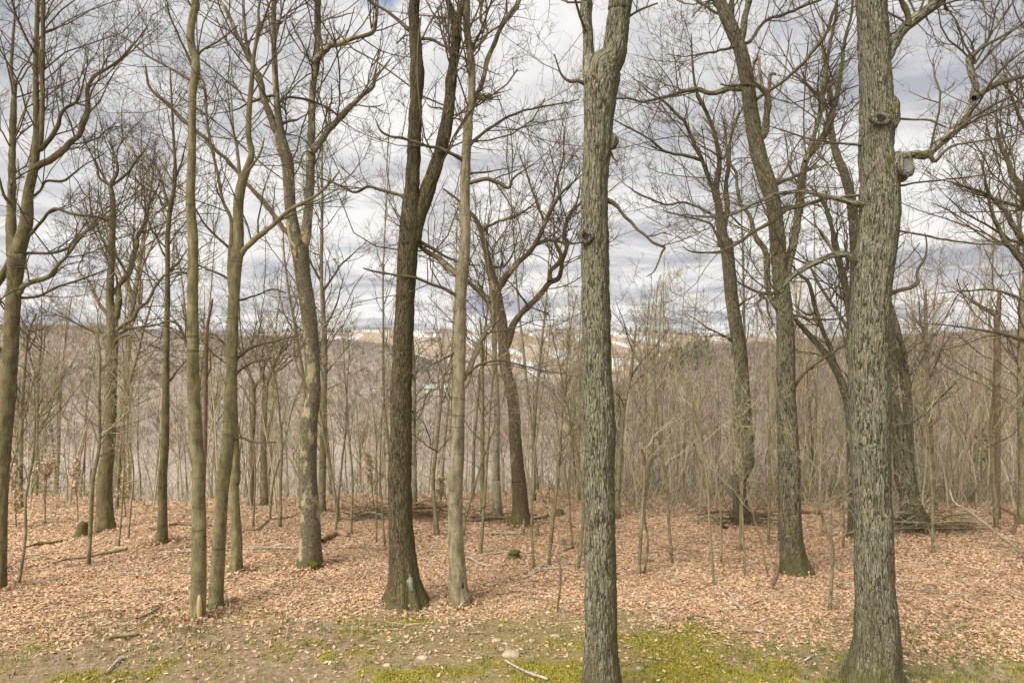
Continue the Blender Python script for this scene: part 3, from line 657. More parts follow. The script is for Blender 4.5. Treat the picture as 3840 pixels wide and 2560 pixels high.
# dark twin-stemmed tree
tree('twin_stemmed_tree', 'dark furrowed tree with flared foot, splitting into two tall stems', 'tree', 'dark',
     'H 435,790,128 435,700,106 430,600,95 412,400,89 408,200,84 402,0,82 E 348,1200,67 350,1000,65 355,800,64 363,600,61 375,400,60 383,200,60 392,50,64 B 400,1400,65 405,1300,60 410,1200,54 413,1120,46 425,950,43 430,800,42 440,600,40 448,430,45 440,300,37 430,150,35 432,0,32',
     stems=[('B 425,1420,40 455,1280,48 480,1200,46 520,1080,45 585,880,40 625,700,36 645,500,33 668,300,30 678,180,34 660,100,24 640,50,20 625,0,18', 0.08), ('B 676,220,22 690,120,20 705,40,18 712,0,16', -0.2)],
     limbs=[('B 425,200,18 400,180,12 300,90,9 200,30,8 130,-20,7', 0.3), ('B 445,225,14 520,232,9 620,280,8 720,340,6', -0.3), ('B 370,1160,14 340,1145,10 250,1120,9 160,1100,8 80,1130,8 0,1095,7 A 1960,1075,5', 0.3),
            ('E 430,40,15 440,0,14 B 455,1411,12 520,1450,11 600,1500,8', 0.3)],
     foot=(1512, 2262), k=64, relief=0.011, step=0.03, top=6, flare=(0.42, 0.35, 5), dens=3.0, lv=(6, 5), trunk_t0=0.7, L1=(0.9, 2.8))
# pale smooth tree beside it
tree('maple_tree', 'pale grey-tan tree with broken bark at its foot and caught twigs high up', 'tree', 'tan',
     'H 818,850,66 808,750,58 800,600,57 785,300,52 788,0,50 E 677,1350,43 683,1200,40 688,1000,38 693,800,36 700,600,35 700,400,33 712,200,37 730,0,30 B 728,1300,32 727,1100,30 735,900,28 745,750,30 747,690,25 765,600,24 768,400,22 755,300,22 737,150,22 735,0,22',
     stems=[('B 760,640,18 795,560,15 830,480,14 860,350,14 900,260,14 935,170,12 985,90,14 1040,20,12 1060,-20,10', 0.2), ('B 765,370,14 762,320,13 800,270,10 840,230,9 860,180,8 820,120,9 830,0,9', -0.15)],
     limbs=[('B 745,870,12 770,840,10 850,770,9 960,700,8 1060,655,7 1200,625,6 1400,590,3', 0.3), ('B 735,1080,16 755,1075,13 830,1055,12 910,1065,12 980,1105,10 1010,1050,7 1090,990,4', -0.25), ('B 735,1030,10 760,1020,8 850,1010,6 920,1000,4', 0.2),
            ('B 745,700,16 720,720,9 690,700,5 660,700,3', -0.3), ('B 730,950,16 690,930,12 640,900,11 560,870,10 470,850,9 380,815,8 280,800,7 230,770,6 200,700,3', -0.35),
            ('E 710,205,20 668,195,16 600,140,15 540,90,15 470,40,13 440,0,11 B 410,1380,8', 0.3), ('E 700,340,16 665,320,12 600,280,10 520,255,9 420,215,8 320,205,7 200,185,6 130,165,4', -0.3),
            ('E 710,860,22 735,830,20 770,720,18 820,600,15 860,520,11 890,450,7 B 850,1440,4', 0.3), ('E 730,840,14 740,790,9 800,740,8 900,710,7 1000,720,6 1200,770,5 1320,780,3', 0.15),
            ('E 700,640,8 600,700,5 520,740,3', 0.3)],
     foot=(1728, 2266), k=32, relief=0.004, step=0.04, top=5, flare=(0.55, 0.2, 5), dens=3.0, lv=(6, 5), trunk_t0=0.6, L1=(0.9, 2.6))
# pair of olive trunks
tree('tulip_tree', 'straight olive trunk with a strip of bared wood at its foot', 'tree', 'olive',
     'G 1362,960,56 1364,900,52 1370,500,50 1368,0,42 D 1165,1300,40 1155,1200,38 1138,900,36 1133,600,33 1133,300,31 1135,0,29 A 1120,1220,28 1128,900,23 1130,700,22 1135,520,21 1150,440,28 1148,350,23 1122,250,22 1125,150,22 1145,50,22 1150,0,22',
     limbs=[('A 1150,400,14 1165,330,9 1200,290,7 1300,230,6 1400,150,4', 0.3), ('A 1130,380,12 1110,340,8 1060,230,6 1000,100,5 980,0,4', -0.3), ('A 1140,470,12 1100,460,8 1000,400,6 870,330,6 750,230,5 650,190,3', 0.3),
            ('D 1130,640,14 1105,620,10 1075,560,9 1045,500,8 1000,475,6 940,490,3', 0.25), ('A 1150,440,12 1190,470,7 1210,540,7 1215,700,7 1240,850,6', -0.2), ('D 1130,200,10 1060,190,5 960,210,3', -0.3)],
     foot=(741, 2325), k=28, relief=0.003, step=0.05, top=6, flare=(0.12, 0.2, 3), dens=3.0, lv=(6, 5), trunk_t0=0.6)
tree('tulip_tree', 'leaning olive trunk crossing close beside the straight one, curved limb high up', 'tree', 'olive',
     'G 1490,880,52 1490,800,47 1505,500,45 1525,200,42 D 1310,1411,40 1340,1200,38 1353,1000,36 1360,800,33 1365,600,33 1372,400,32 1385,200,33 1395,80,36 A 1403,1400,30 1402,1200,30 1425,1070,28 1450,1000,22 1480,900,18 1462,800,18 1465,650,16 1478,500,14 1490,350,12 1520,150,9 1530,0,7',
     stems=[('A 1425,1080,16 1410,1030,11 1390,850,9 1370,750,7 1360,560,4', 0.3), ('A 1440,1030,12 1470,990,10 1530,900,7 1555,810,4', -0.3)],
     limbs=[('A 1410,1500,20 1440,1460,17 1470,1430,16 1560,1350,15 1620,1310,13 1720,1230,12 1840,1160,10 1940,1070,7 2000,1000,4', -0.2), ('D 1390,360,12 1410,350,8 1500,330,6 1600,290,5 1680,310,3', 0.3),
            ('D 1380,720,14 1400,690,11 1480,630,9 1600,600,6 1750,560,3', 0.25), ('D 1375,810,12 1395,780,9 1480,720,7 1600,690,4', -0.2), ('D 1370,1180,8 1420,1160,6 1500,1190,5 1620,1185,3', -0.2)],
     foot=(811, 2280), k=28, relief=0.003, step=0.05, top=5, flare=(0.15, 0.2, 3), dens=3.0, lv=(6, 5), trunk_t0=0.6)
tree('tulip_tree', 'narrower olive trunk standing just behind the leaning one', 'tree', 'olive',
     'G 1625,630,42 1630,500,38 1630,400,36 1612,0,30 D 1387,1411,28 1378,1100,24 1372,800,20 1368,400,18 1352,200,17 A 1355,1500,16 1360,1300,11 1310,1180,9 1280,1020,9 1240,850,8 1215,700,8 1205,540,7 1170,500,5 1150,420,3',
     limbs=[('D 1355,260,9 1340,230,8 1250,180,7 1170,150,5', 0.3), ('A 1350,1460,9 1330,1440,8 1220,1340,6 1170,1260,4', -0.3)],
     foot=(885, 2144), k=24, relief=0.003, step=0.06, top=4, dens=3.0, lv=(6, 5), trunk_t0=0.6)
tree('straight_thin_tree', 'thin straight brown trunk between the spreading tree and the olive pair', 'tree', 'olivedark',
     'G 1108,430,38 1118,350,32 1122,0,27 D 970,1200,22 975,900,20 980,600,16 985,300,14 985,0,13 A 985,1400,12 1000,1230,14 1030,1050,10 1020,800,8 1010,600,6 1000,400,4',
     limbs=[('A 1000,1230,9 960,1100,6 930,1000,4', 0.3), ('A 1030,1050,7 1070,950,5 1090,850,3', -0.3), ('D 985,200,8 1040,140,6 1090,70,4', 0.3), ('D 985,110,7 950,60,5 930,0,3', -0.2), ('D 975,860,7 1050,760,5 1110,690,3', 0.3)],
     foot=(604, 2036), k=20, step=0.06, dens=2.6, lv=(5, 4), trunk_t0=0.5)
# two-stemmed tree at the picture's edge
tree('forked_tree', 'olive tree at the far edge forking low into two bent stems with hooked limbs', 'tree', 'olivedark',
     'G 0,760,36 10,600,32 15,300,32 20,0,34 D 28,1200,36 45,900,44 65,600,40 82,300,38 100,100,50 A 95,1500,48 130,1400,38 155,1300,35 165,1150,28 195,1000,25 215,850,22 215,700,18 210,400,15 220,0,12',
     stems=[('A 90,1500,38 75,1460,34 65,1300,25 70,1100,22 72,900,18 78,700,18 82,500,15 65,420,10 85,100,7 80,0,6', 0.1), ('A 220,880,14 240,850,14 250,500,12 255,0,10', -0.15)],
     limbs=[('A 205,985,24 250,960,20 310,930,18 440,820,16 500,700,14 520,600,12 510,540,12 560,450,10 720,340,8 780,270,5', 0.2), ('A 225,880,14 260,860,13 330,750,12 380,650,10 450,600,8 480,530,5', -0.2),
            ('A 120,1500,14 170,1490,9 300,1490,9 400,1460,9 460,1400,9 560,1310,8 640,1240,5', 0.2), ('A 150,1390,12 190,1370,9 250,1290,9 320,1230,9 440,1260,9 560,1270,7 690,1300,4', -0.2), ('A 165,1180,10 230,1130,8 270,1070,8 380,1060,8 500,970,4', 0.3),
            ('D 90,320,18 120,310,15 150,260,13 280,220,14 330,170,12 430,40,9 490,-30,6', -0.2), ('D 85,350,14 120,340,9 220,330,8 350,270,7 480,230,6 640,170,3', 0.3), ('D 80,90,24 40,170,20 0,240,16 -40,290,14', 0.2), ('A 60,1200,10 20,1140,8 0,1050,6', -0.3)],
     foot=(4, 2214), k=28, relief=0.003, step=0.06, top=4, dens=3.6, lv=(7, 5), trunk_t0=0.6)
tree('spreading_tree', 'low-forked spreading tree with curving limbs, moss on its broad foot', 'tree', 'olivedark',
     'G 725,350,60 722,250,52 720,0,48 D 640,1200,34 650,900,33 660,600,33 658,450,30 645,350,22 650,200,20 660,0,18 A 665,1250,16 660,1150,14 650,1090,13 690,1010,9 680,930,7 640,830,4',
     stems=[('D 665,480,24 685,430,22 700,350,17 700,270,15 760,190,16 790,80,15 808,0,13 A 800,1410,12 850,1310,9 880,1200,7 930,1100,4', 0.15)],
     limbs=[('D 670,560,18 690,520,14 770,470,11 820,400,10 870,350,9 930,250,8 1000,180,6 1090,170,4', -0.2), ('D 670,590,12 690,560,9 760,520,8 850,510,7 960,490,4', 0.25), ('D 675,585,10 760,560,7 860,610,5 960,640,3', -0.3), ('D 650,460,14 625,430,11 560,330,9 530,250,7 460,180,5 480,120,3', 0.25),
            ('D 645,560,10 620,545,8 520,530,7 450,490,4', -0.25), ('A 655,1090,9 640,1080,8 590,1050,7 560,960,6 500,830,3', -0.2), ('A 662,1090,9 760,1010,8 800,950,6 850,880,3', 0.3), ('D 655,330,10 690,250,6 640,130,4', 0.3)],
     foot=(394, 1988), k=28, relief=0.003, step=0.06, dens=4.2, lv=(6, 5), trunk_t0=0.55, flare=(0.3, 0.3, 4))
# mottled sycamore
tree('sycamore_tree', 'mottled tree with flaking cream patches and a mossy fork, snapped dead limb hanging off', 'tree', 'mottled',
     'G 2135,600,88 2135,500,78 2140,300,70 2130,100,60 D 1815,1568,57 1810,1300,52 1815,1100,50 1828,1000,45 1845,900,42 1840,800,43 1830,600,46 1810,400,46 1780,200,46 1762,50,52 A 1735,1400,42 1710,1250,33 1700,1100,32 1690,950,36 1655,850,36 1640,720,24 1625,550,19 1612,300,16 1610,0,15',
     stems=[('A 1765,1470,36 1795,1400,34 1815,1200,27 1828,950,25 1832,700,20 1840,500,20 1862,350,20 1870,0,18', 0.1), ('A 1655,850,26 1620,760,23 1590,680,21 1550,580,19 1520,450,16 1400,220,13 1350,100,12 1290,0,10', -0.1), ('A 1540,540,12 1500,400,12 1450,250,10 1430,0,8', 0.2)],
     limbs=[('A 1830,900,24 1850,870,22 1920,780,20 1990,700,20 2060,620,18 B 70,610,16 150,540,13 190,500,10 200,440,6', 0.2), ('A 1850,370,20 1870,340,18 1930,290,17 2000,250,16 B 60,225,13 170,195,12 200,130,9 208,60,8 215,-5,6', -0.2),
            ('A 1640,600,12 1600,565,9 1480,600,8 1400,640,4', -0.3), ('A 1640,600,12 1700,570,8 1850,600,7 1950,650,6 2000,700,4', 0.3), ('A 1655,725,12 1700,712,8 1740,705,7 1770,690,4', -0.3)],
     dead=[('A 1755,1400,13 1690,1370,13 1620,1280,14 1540,1180,13 1450,1080,12 1420,1040,11 1330,940,11 1240,850,11 1120,740,11 1000,630,10 880,500,9 850,380,5', -0.05)],
     foot=(1165, 2124), k=36, relief=0.005, step=0.04, top=4, flare=(0.2, 0.25, 4), dens=3.4, lv=(6, 5), trunk_t0=0.6)
tree('slender_tree', 'slender tree close behind the mottled one', 'tree', 'far',
     'D 1895,1599,22 1895,1500,19 1900,1200,20 1905,900,18 1910,600,15 1892,300,11 1890,0,9 A 1895,1200,8 1893,1000,6 1895,800,4',
     limbs=[('D 1890,310,8 1940,240,7 2000,150,6 E 60,90,4', 0.3), ('D 1905,520,8 1960,420,6 1990,340,4', -0.3), ('D 1895,260,7 1840,160,5 1810,90,3', 0.3)], foot=(1208, 1920), k=16, dens=2.6, lv=(5, 4), trunk_t0=0.4)
tree('slender_tree', 'dark slender tree with a V fork, seen between the olive and mottled trunks', 'tree', 'far',
     'D 1475,1568,18 1480,1200,16 1490,900,14 1470,800,10 1430,700,7 1400,600,4', stems=[('D 1488,900,11 1500,860,10 1540,800,8 1560,720,5', 0.1)], foot=(942, 1895), k=14, dens=2.6, lv=(5, 4), trunk_t0=0.5)
tree('slender_tree', 'pale slender tree forking like a Y behind the olive trunks', 'tree', 'far',
     'D 1555,1568,21 1550,1200,17 1560,900,16 1567,840,15 1602,750,9 1650,650,7 1690,520,4', stems=[('D 1560,850,11 1530,740,8 1480,650,6 1500,520,4', 0.1), ('D 1500,690,5 1530,500,5 1540,400,3', -0.2)], foot=(993, 1893), k=16, dens=2.6, lv=(5, 4), trunk_t0=0.5)
# oak with heavy curved limbs behind the pale tree
tree('oak_tree', 'brown flaking oak with heavy zigzag limbs, standing behind the pale tree', 'tree', 'brown',
     'H 1235,300,76 1235,200,56 1222,0,48 E 1043,1411,42 1025,1200,37 1015,1000,36 995,850,34 975,790,33 960,700,36 950,600,31 945,500,33 925,400,34 905,300,34 880,200,23 855,80,20 840,0,19 B 838,1430,18 815,1340,16 785,1280,14 750,1240,11 690,1180,8 600,1110,6',
     stems=[('E 960,640,26 978,600,24 1010,500,22 1060,430,19 1110,380,18 1170,320,18 1225,250,18 1280,220,15 1300,130,12 1330,20,12 B 1310,1390,13 1330,1290,12 1380,1200,8 1400,1120,5', 0.15), ('E 915,310,22 935,270,20 980,200,18 1040,130,16 1100,78,15 B 1150,1420,14 1190,1330,14 1230,1240,13 1290,1140,10 1380,1060,5', -0.15)],
     limbs=[('E 905,440,20 880,400,18 830,320,16 780,270,15 730,230,13 680,190,9', 0.3), ('E 1228,240,14 1235,180,13 1290,110,12 1270,40,10 B 1260,1420,8 1250,1340,4', 0.25), ('E 1060,115,11 1110,70,12 1150,20,12 1250,5,10 1320,20,7', -0.3), ('B 820,1370,12 870,1330,9 960,1290,8 1050,1260,7 1120,1210,4', 0.3),
            ('E 870,150,10 940,160,8 1000,100,6 1020,40,4', -0.3), ('B 1200,1310,8 1150,1200,7 1100,1050,6 1060,950,4', 0.3), ('B 1240,1230,8 1260,1100,7 1300,950,5 1310,800,3', -0.2), ('E 1100,390,8 1050,320,6 1010,270,4', -0.3)],
     dead=[('E 1000,900,8 970,830,9 930,790,8', -0.1)],
     foot=(1950, 1968), k=30, relief=0.006, step=0.05, flare=(0.35, 0.3, 5), dens=2.4, lv=(6, 5), trunk_t0=0.55)
tree('slender_tree', 'pale greenish smooth trunk just beside the brown flaking oak', 'tree', 'pale',
     'H 1073,250,33 1072,150,31 1068,0,27 E 911,1411,22 912,1200,20 915,1000,18 905,800,16 900,600,15 898,500,14 880,410,11 840,330,8 800,240,5', stems=[('E 898,500,9 905,400,9 910,280,6 900,150,4', 0.1)], foot=(1864, 1938), k=20, dens=2.6, lv=(5, 4), trunk_t0=0.6)
tree('slender_tree', 'dull brown slender trunk between the pale tree and the pale greenish trunk', 'tree', 'far',
     'E 830,1500,13 830,1200,12 830,1000,11 828,700,9 825,600,7 815,450,4', foot=(1815, 1935), k=12, dens=2.6, lv=(5, 4), trunk_t0=0.45)
tree('slender_tree', 'whitish slender trunk hugging the far side of the dark twin tree', 'tree', 'pale',
     'E 432,1568,14 430,1200,12 430,900,10 425,700,8 420,550,4', foot=(1555, 1925), k=12, dens=2.6, lv=(5, 4), trunk_t0=0.5)
tree('curved_tree', 'thin mossy tree curving up between the dark twin tree and the pale tree', 'tree', 'far',
     'H 660,390,17 645,200,13 632,0,13 E 560,1200,11 590,900,9 602,800,8 640,750,4', stems=[('E 585,930,6 570,800,5 590,650,4 560,500,3', 0.1)], foot=(1639, 2012), k=12, dens=2.6, lv=(5, 4), trunk_t0=0.5)
# right hand group
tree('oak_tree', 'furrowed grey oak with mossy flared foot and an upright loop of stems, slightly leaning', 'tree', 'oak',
     'I 770,640,108 757,550,95 745,400,82 737,200,75 735,0,73 F 628,1300,63 617,1100,58 607,900,55 605,600,53 595,400,48 572,200,45 560,0,45 C 555,1400,45 540,1250,44 520,1150,46 492,1050,52 458,950,46 425,800,45 395,600,42 375,450,42 340,300,40 300,200,40 255,100,39 215,0,35',
     stems=[('F 608,220,28 622,150,25 655,0,24 C 680,1250,26 700,1080,22 720,950,20 780,870,19 850,750,17 900,600,15 935,400,13 950,250,10 990,100,8 1000,0,7', 0.2), ('C 445,820,30 478,780,27 495,680,22 500,570,19 470,525,16 430,500,14 385,500,12', -0.25),
            ('C 300,210,16 290,150,15 290,0,14', 0.3), ('C 335,260,24 352,200,22 365,100,19 390,0,18', -0.1), ('C 725,950,14 740,900,14 800,700,14 830,500,12 860,300,10 900,100,8 910,0,7', 0.35),
            ('F 560,400,22 520,340,18 500,270,18 490,80,17 440,0,16 C 420,1370,15 395,1270,11 345,1200,9 320,1100,9 315,1020,8 280,960,7 260,860,5 235,690,3', 0.1)],
     limbs=[('C 380,530,20 350,520,18 280,520,18 180,545,15 80,530,13 0,540,12 B 1960,555,11 1900,570,9 1780,600,8 1700,580,6 1630,580,4', 0.2), ('C 330,260,10 250,290,8 100,320,5', -0.3), ('C 330,260,12 400,240,10 480,130,9 600,85,9 700,40,8 820,-5,7', 0.3),
            ('C 380,620,12 500,540,9 600,470,9 700,380,9 780,290,10 830,220,10 870,120,9 910,-5,8', -0.25), ('C 540,1085,14 560,1080,11 650,1040,9 740,1000,8 800,940,4', 0.3), ('F 655,860,14 670,845,11 700,800,9 780,730,8 880,660,7 970,610,5', -0.1),
            ('C 290,80,12 200,80,9 120,30,7 70,-5,6', 0.3), ('F 640,440,12 700,450,8 760,465,8 880,465,6 950,450,4', -0.25), ('C 210,20,10 250,60,8 240,100,4', -0.2)],
     dead=[('C 530,1090,15 555,1070,14 600,1010,9 635,940,5', -0.2), ('C 498,560,11 510,520,11 515,440,10 550,436,7', -0.2), ('C 415,370,9 450,330,8', -0.3), ('C 465,500,9 450,420,9 452,330,7', -0.2)],
     foot=(2975, 2148), k=56, relief=0.010, step=0.03, top=5, flare=(0.30, 0.3, 3), dens=3.4, lv=(6, 5), trunk_t0=0.7)
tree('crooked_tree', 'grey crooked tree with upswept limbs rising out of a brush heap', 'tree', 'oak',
     'I 395,300,62 400,200,50 390,0,46 F 375,1300,43 360,1000,43 340,700,41 312,500,40 298,400,38 285,300,38 265,100,38 250,0,41 C 240,1440,38 225,1300,27 210,1210,22 197,1100,20 215,980,16 210,900,14 180,760,12 130,640,11 80,530,9 60,400,7 50,200,4',
     stems=[('C 240,1360,18 262,1220,15 255,1080,13 270,980,12 275,900,10 280,820,8 320,700,8 350,640,5', 0.2), ('C 205,1160,14 190,1130,13 150,1050,12 110,930,11 60,830,11 10,710,10 B 1990,690,9 1900,600,8 1830,560,5', -0.2)],
     limbs=[('C 225,1290,12 180,1270,9 100,1220,8 0,1190,7 B 1900,1200,6 1750,1140,6 1690,1100,3', 0.25), ('C 120,950,12 100,940,10 0,910,9 B 1900,890,8 1850,850,8 1780,800,6 1690,750,5 1610,710,3', -0.25), ('C 215,1410,10 150,1310,7 0,1270,5', 0.3), ('C 260,900,8 230,930,7 150,880,5', -0.3),
            ('F 300,430,10 340,380,7 400,340,4', 0.3), ('F 300,600,10 240,560,7 150,520,5', -0.3)],
     foot=(2776, 1955), k=30, relief=0.007, step=0.05, flare=(0.2, 0.3, 4), dens=2.5, lv=(6, 5), trunk_t0=0.6)
tree('leaning_tree', 'grey tree of several leaning stems half hidden behind the thickest oak', 'tree', 'oak',
     'F 1010,1640,34 1000,1300,32 985,1050,28 955,900,24 890,740,21 800,620,18 700,510,15 650,450,10 610,400,5',
     stems=[('F 1000,1200,26 1000,800,24 990,550,22 980,400,21 950,250,21 915,100,21 890,0,18 C 880,1350,14 835,1200,11 800,1150,6', 0.15), ('F 900,760,15 870,640,14 830,550,14 780,400,14 740,250,12 680,200,7', -0.2), ('F 985,560,13 960,500,11 880,380,10 800,260,9 760,180,5', 0.3),
            ('F 1010,900,28 1015,300,28 C 1005,1300,28 960,1050,28 905,910,24 872,760,18 880,600,12 840,400,8', 0.2)],
     limbs=[('F 940,200,9 970,150,8 960,60,6', 0.3), ('F 780,420,8 740,440,6 680,400,4', 0.3)], Y=17.5, k=24, relief=0.005, step=0.06, trunk_twigs=False, dens=2.4, lv=(5, 5), trunk_t0=0.7)
tree('leaning_tree', 'broad grey trunk leaning out from behind the thickest oak, brush heap at its foot', 'tree', 'oak',
     'I 1600,335,92 1575,200,72 1560,100,62 F 1310,1400,58 1285,1200,46 1258,1050,38 1240,950,32 1228,700,27 1215,450,22 1190,250,14 1170,100,8',
     stems=[('F 1320,1450,24 1332,1250,24 1325,1000,27 1298,750,28 1262,560,25 1228,430,20 1200,300,13 1190,150,7', 0.25)], foot=(3430, 1978), k=30, relief=0.007, step=0.05, trunk_twigs=False, dens=2, lv=(5, 4), trunk_t0=0.6)
tree('edge_tree', 'many-limbed bare tree reaching in from the edge beyond the brush heaps', 'tree', 'oak',
     'S 3915,2000,40 3905,1600,34 3895,1200,30 3890,900,26 3880,700,20 3870,400,14',
     limbs=[('C 2090,1300,30 2007,1150,22 1930,1000,17 1880,880,12 1850,750,6', 0.2), ('C 2100,1500,22 2000,1400,18 1900,1250,14 1800,1150,9 1600,1080,4', -0.2), ('C 2090,1290,14 2007,1225,12 1850,1180,10 1700,1120,5', 0.3), ('F 2090,250,26 2000,130,18 1900,0,14 C 1820,1250,10 1780,1050,5', -0.2),
            ('C 2090,900,14 1990,700,10 1930,560,6', -0.3), ('F 2080,400,16 1960,330,9 1800,290,7 1650,300,4', 0.3), ('C 2080,1450,12 1950,1420,9 1800,1330,7 1650,1250,4', -0.3), ('F 2090,600,14 1900,560,9 1700,520,6 1550,500,4', 0.2)],
     Y=14.5, k=20, relief=0.004, step=0.07, dens=2.8, lv=(6, 5), trunk_t0=0.4)
tree('slender_tree', 'slender trunk at the edge behind the fallen pole', 'tree', 'far',
     'I 2340,330,30 2345,0,26 F 2000,1411,22 1992,1000,22 1990,800,21 1993,500,18 2000,300,10', Y=19, k=16, dens=2.6, lv=(5, 4), trunk_t0=0.4)
tree('broken_snag', 'broken snag with a jagged forked top above the thicket', 'snag', 'dead',
     'F 1850,1500,15 1852,1100,15 1850,800,16 1853,650,16 1850,480,15 1858,380,12 1862,305,9', limbs=['F 1850,460,14 1830,432,12 1780,400,10 1715,368,8'], Y=20, k=12, crown=None)
tree('broken_snag', 'thin brown snag snapped off at the height of the far ridge', 'snag', 'dead',
     'D 1195,1500,11 1205,1200,12 1210,900,12 1213,650,11 1222,500,9 1240,400,9 1250,345,5', limbs=['D 1330,725,4 1300,705,4 1262,675,4', 'D 1215,820,5 1235,760,4'], Y=21, k=10, crown=None)
tree('slender_tree', 'straight slender tree in the thicket near the leaning grey trunk', 'tree', 'far',
     'F 1478,1560,17 1460,1200,15 1450,1000,14 1436,700,12 1427,400,9 1430,290,4', limbs=[('F 1440,620,8 1400,480,6 1390,350,3', 0.2), ('F 1445,830,7 1500,700,6 1540,620,3', -0.2)], Y=21, k=14, dens=2.6, lv=(5, 4), trunk_t0=0.35, crown='red')
tree('leaning_thin_tree', 'thin tree leaning over the thicket next to the central oak', 'tree', 'far',
     'E 1625,1500,14 1640,1250,14 1660,1000,12 1700,800,11 1720,640,8 1735,500,4', limbs=[('E 1690,830,6 1760,720,5 1850,620,3', 0.2), ('E 1715,660,5 1680,560,4 1660,480,3', -0.2)], Y=20, k=12, dens=2.6, lv=(5, 4), trunk_t0=0.35)
tree('leaning_thin_tree', 'thin tree leaning past the spreading tree toward the far ridge', 'tree', 'far',
     'D 690,1500,9 720,1100,9 760,850,9 800,700,9 840,540,8 880,410,6 905,330,3', Y=22, k=10, dens=2.6, lv=(5, 4), trunk_t0=0.35)
tree('slender_tree', 'grey slender tree glimpsed left of the spreading tree against the hill', 'tree', 'far',
     'D 120,1500,13 125,1100,12 140,800,11 165,560,8 215,430,5', stems=[('D 215,1500,9 218,1100,9 226,800,8 240,600,6 245,420,3', 0.1)], Y=22, k=12, dens=2.6, lv=(5, 4), trunk_t0=0.35)
# ------------------------------------------------------------------ scars, knots and moss on the big trunks (parts of their tree)
def rock_mesh(name, mat, r, seed, sub=2, amp=0.25, squash=(1, 1, 1), attrs=True):
    import bmesh
    bm = bmesh.new(); bmesh.ops.create_icosphere(bm, subdivisions=sub, radius=1.0)
    V = np.array([v.co[:] for v in bm.verts]); F = np.array([[v.index for v in f.verts] for f in bm.faces]); bm.free()
    d = 1 + amp * vnoise(V * 1.3, seed) + amp * 0.5 * vnoise(V * 3.1, seed + 1)
    V = V * d[:, None] * np.array(squash) * r
    return mesh_np(name, V, F, mat, True, {'bk': V, 'hgt': np.full(len(V), 9.0)} if attrs else None)
MOSS = M('moss'); v_ = MOSS.pos(); q_ = MOSS.noise(v_, 60, 4, 0.7)
MOSS.col(MOSS.ramp(q_.outputs[0], [(0.3, (0.05, 0.05, 0.012)), (0.62, (0.125, 0.118, 0.026))])); MOSS.bump(q_.outputs[0], 0.8, 0.01)
CUT = M('cut_face'); v_ = CUT.n('ShaderNodeTexCoord').outputs['Object']; wv = CUT.n('ShaderNodeTexWave', wave_type='RINGS', rings_direction='Y'); wv.inputs['Scale'].default_value = 14; wv.inputs['Distortion'].default_value = 2.5; CUT.l(v_, wv.inputs[0])
CUT.col(CUT.ramp(wv.outputs[0], [(0.0, (0.14, 0.135, 0.13)), (1.0, (0.30, 0.295, 0.29))]))
DARKH = M('hollow'); DARKH.col((0.035, 0.03, 0.025))
def on_trunk(root, nm, px, py, Y, mesh, rot=(0, 0, 0)):
    p = at(px, py, Y); o = obj(nm, mesh, root); o.location = Vector(p) - root.location; o.rotation_euler = rot; return o
def torus(name, R, r, mat, seed, k=20, j=8):
    a = np.linspace(0, 2 * math.pi, k + 1)[:-1]; g = np.random.default_rng(seed)
    rr = R * (1 + 0.10 * np.sin(a * 2 + seed) + 0.05 * g.normal(size=k))
    P = np.stack([rr * np.cos(a), 0 * a, rr * 1.15 * np.sin(a)], 1)
    V = []
    for i in range(k):
        c, s = math.cos(a[i]), math.sin(a[i]); b = np.arange(j) * 2 * math.pi / j
        V.append(P[i] + np.stack([c * np.cos(b), -np.sin(b), s * np.cos(b)], 1) * (r * (1 + 0.25 * g.normal(size=(j, 1)) * 0.6)))
    V = np.concatenate(V); q = np.arange(k)[:, None]; t = np.arange(j)[None]
    F = np.stack([q * j + t, q * j + (t + 1) % j, ((q + 1) % k) * j + (t + 1) % j, ((q + 1) % k) * j + t], -1).reshape(-1, 4)
    return mesh_np(name, V, F, mat, True, {'bk': V * 1.0, 'hgt': np.full(len(V), 9.0)})
def disc(name, R, mat, depth=0.02, k=18):
    a = np.arange(k) * 2 * math.pi / k
    ring = np.stack([R * np.cos(a), 0 * a, R * 1.15 * np.sin(a)], 1)
    V = np.vstack([ring, ring * 0.92 + [0, -depth, 0], [[0, -depth * 0.6, 0]]]); j = np.arange(k); j2 = (j + 1) % k
    return mesh_np(name, V, [np.stack([j, j2, k + j2, k + j], 1), np.stack([k + j, k + j2, np.full(k, 2 * k)], 1)], mat, False)
# the cut knot (pale sawn face), the eye-shaped scar and the burl above it
KY = 9.25
kb = rock_mesh('knot', MAT['oakgrey'], 0.175, 3, 3, 0.22, (0.95, 0.8, 1.15))
o = on_trunk(T_BIG, 'knot', 2560 + 1262 / 1.568, 990 / 1.568, KY - 0.12, kb)
tf = torus('knot_rim', 0.10, 0.034, MAT['oakgrey'], 4); r_ = obj('knot_rim', tf, o); r_.location = (0.045, -0.135, 0.0); r_.rotation_euler = (0.0, 0, 0.3)
df = disc('cut_face', 0.085, CUT.m); c_ = obj('cut_face', df, o); c_.location = (0.045, -0.14, 0.0); c_.rotation_euler = (0, 0, 0.3); c_['label'] = 'pale grey sawn face of the cut knot'
ms = rock_mesh('moss_patch', MOSS.m, 0.10, 8, 3, 0.5, (0.9, 0.4, 1.0)); on_trunk(T_BIG, 'moss_patch', 2560 + 1205 / 1.568, 960 / 1.568, KY - 0.19, ms)
kb2 = rock_mesh('burl', MAT['oakgrey'], 0.18, 13, 3, 0.22, (0.8, 0.8, 1.35)); o2 = on_trunk(T_BIG, 'burl', 2560 + 1212 / 1.568, 675 / 1.568, KY - 0.10, kb2)
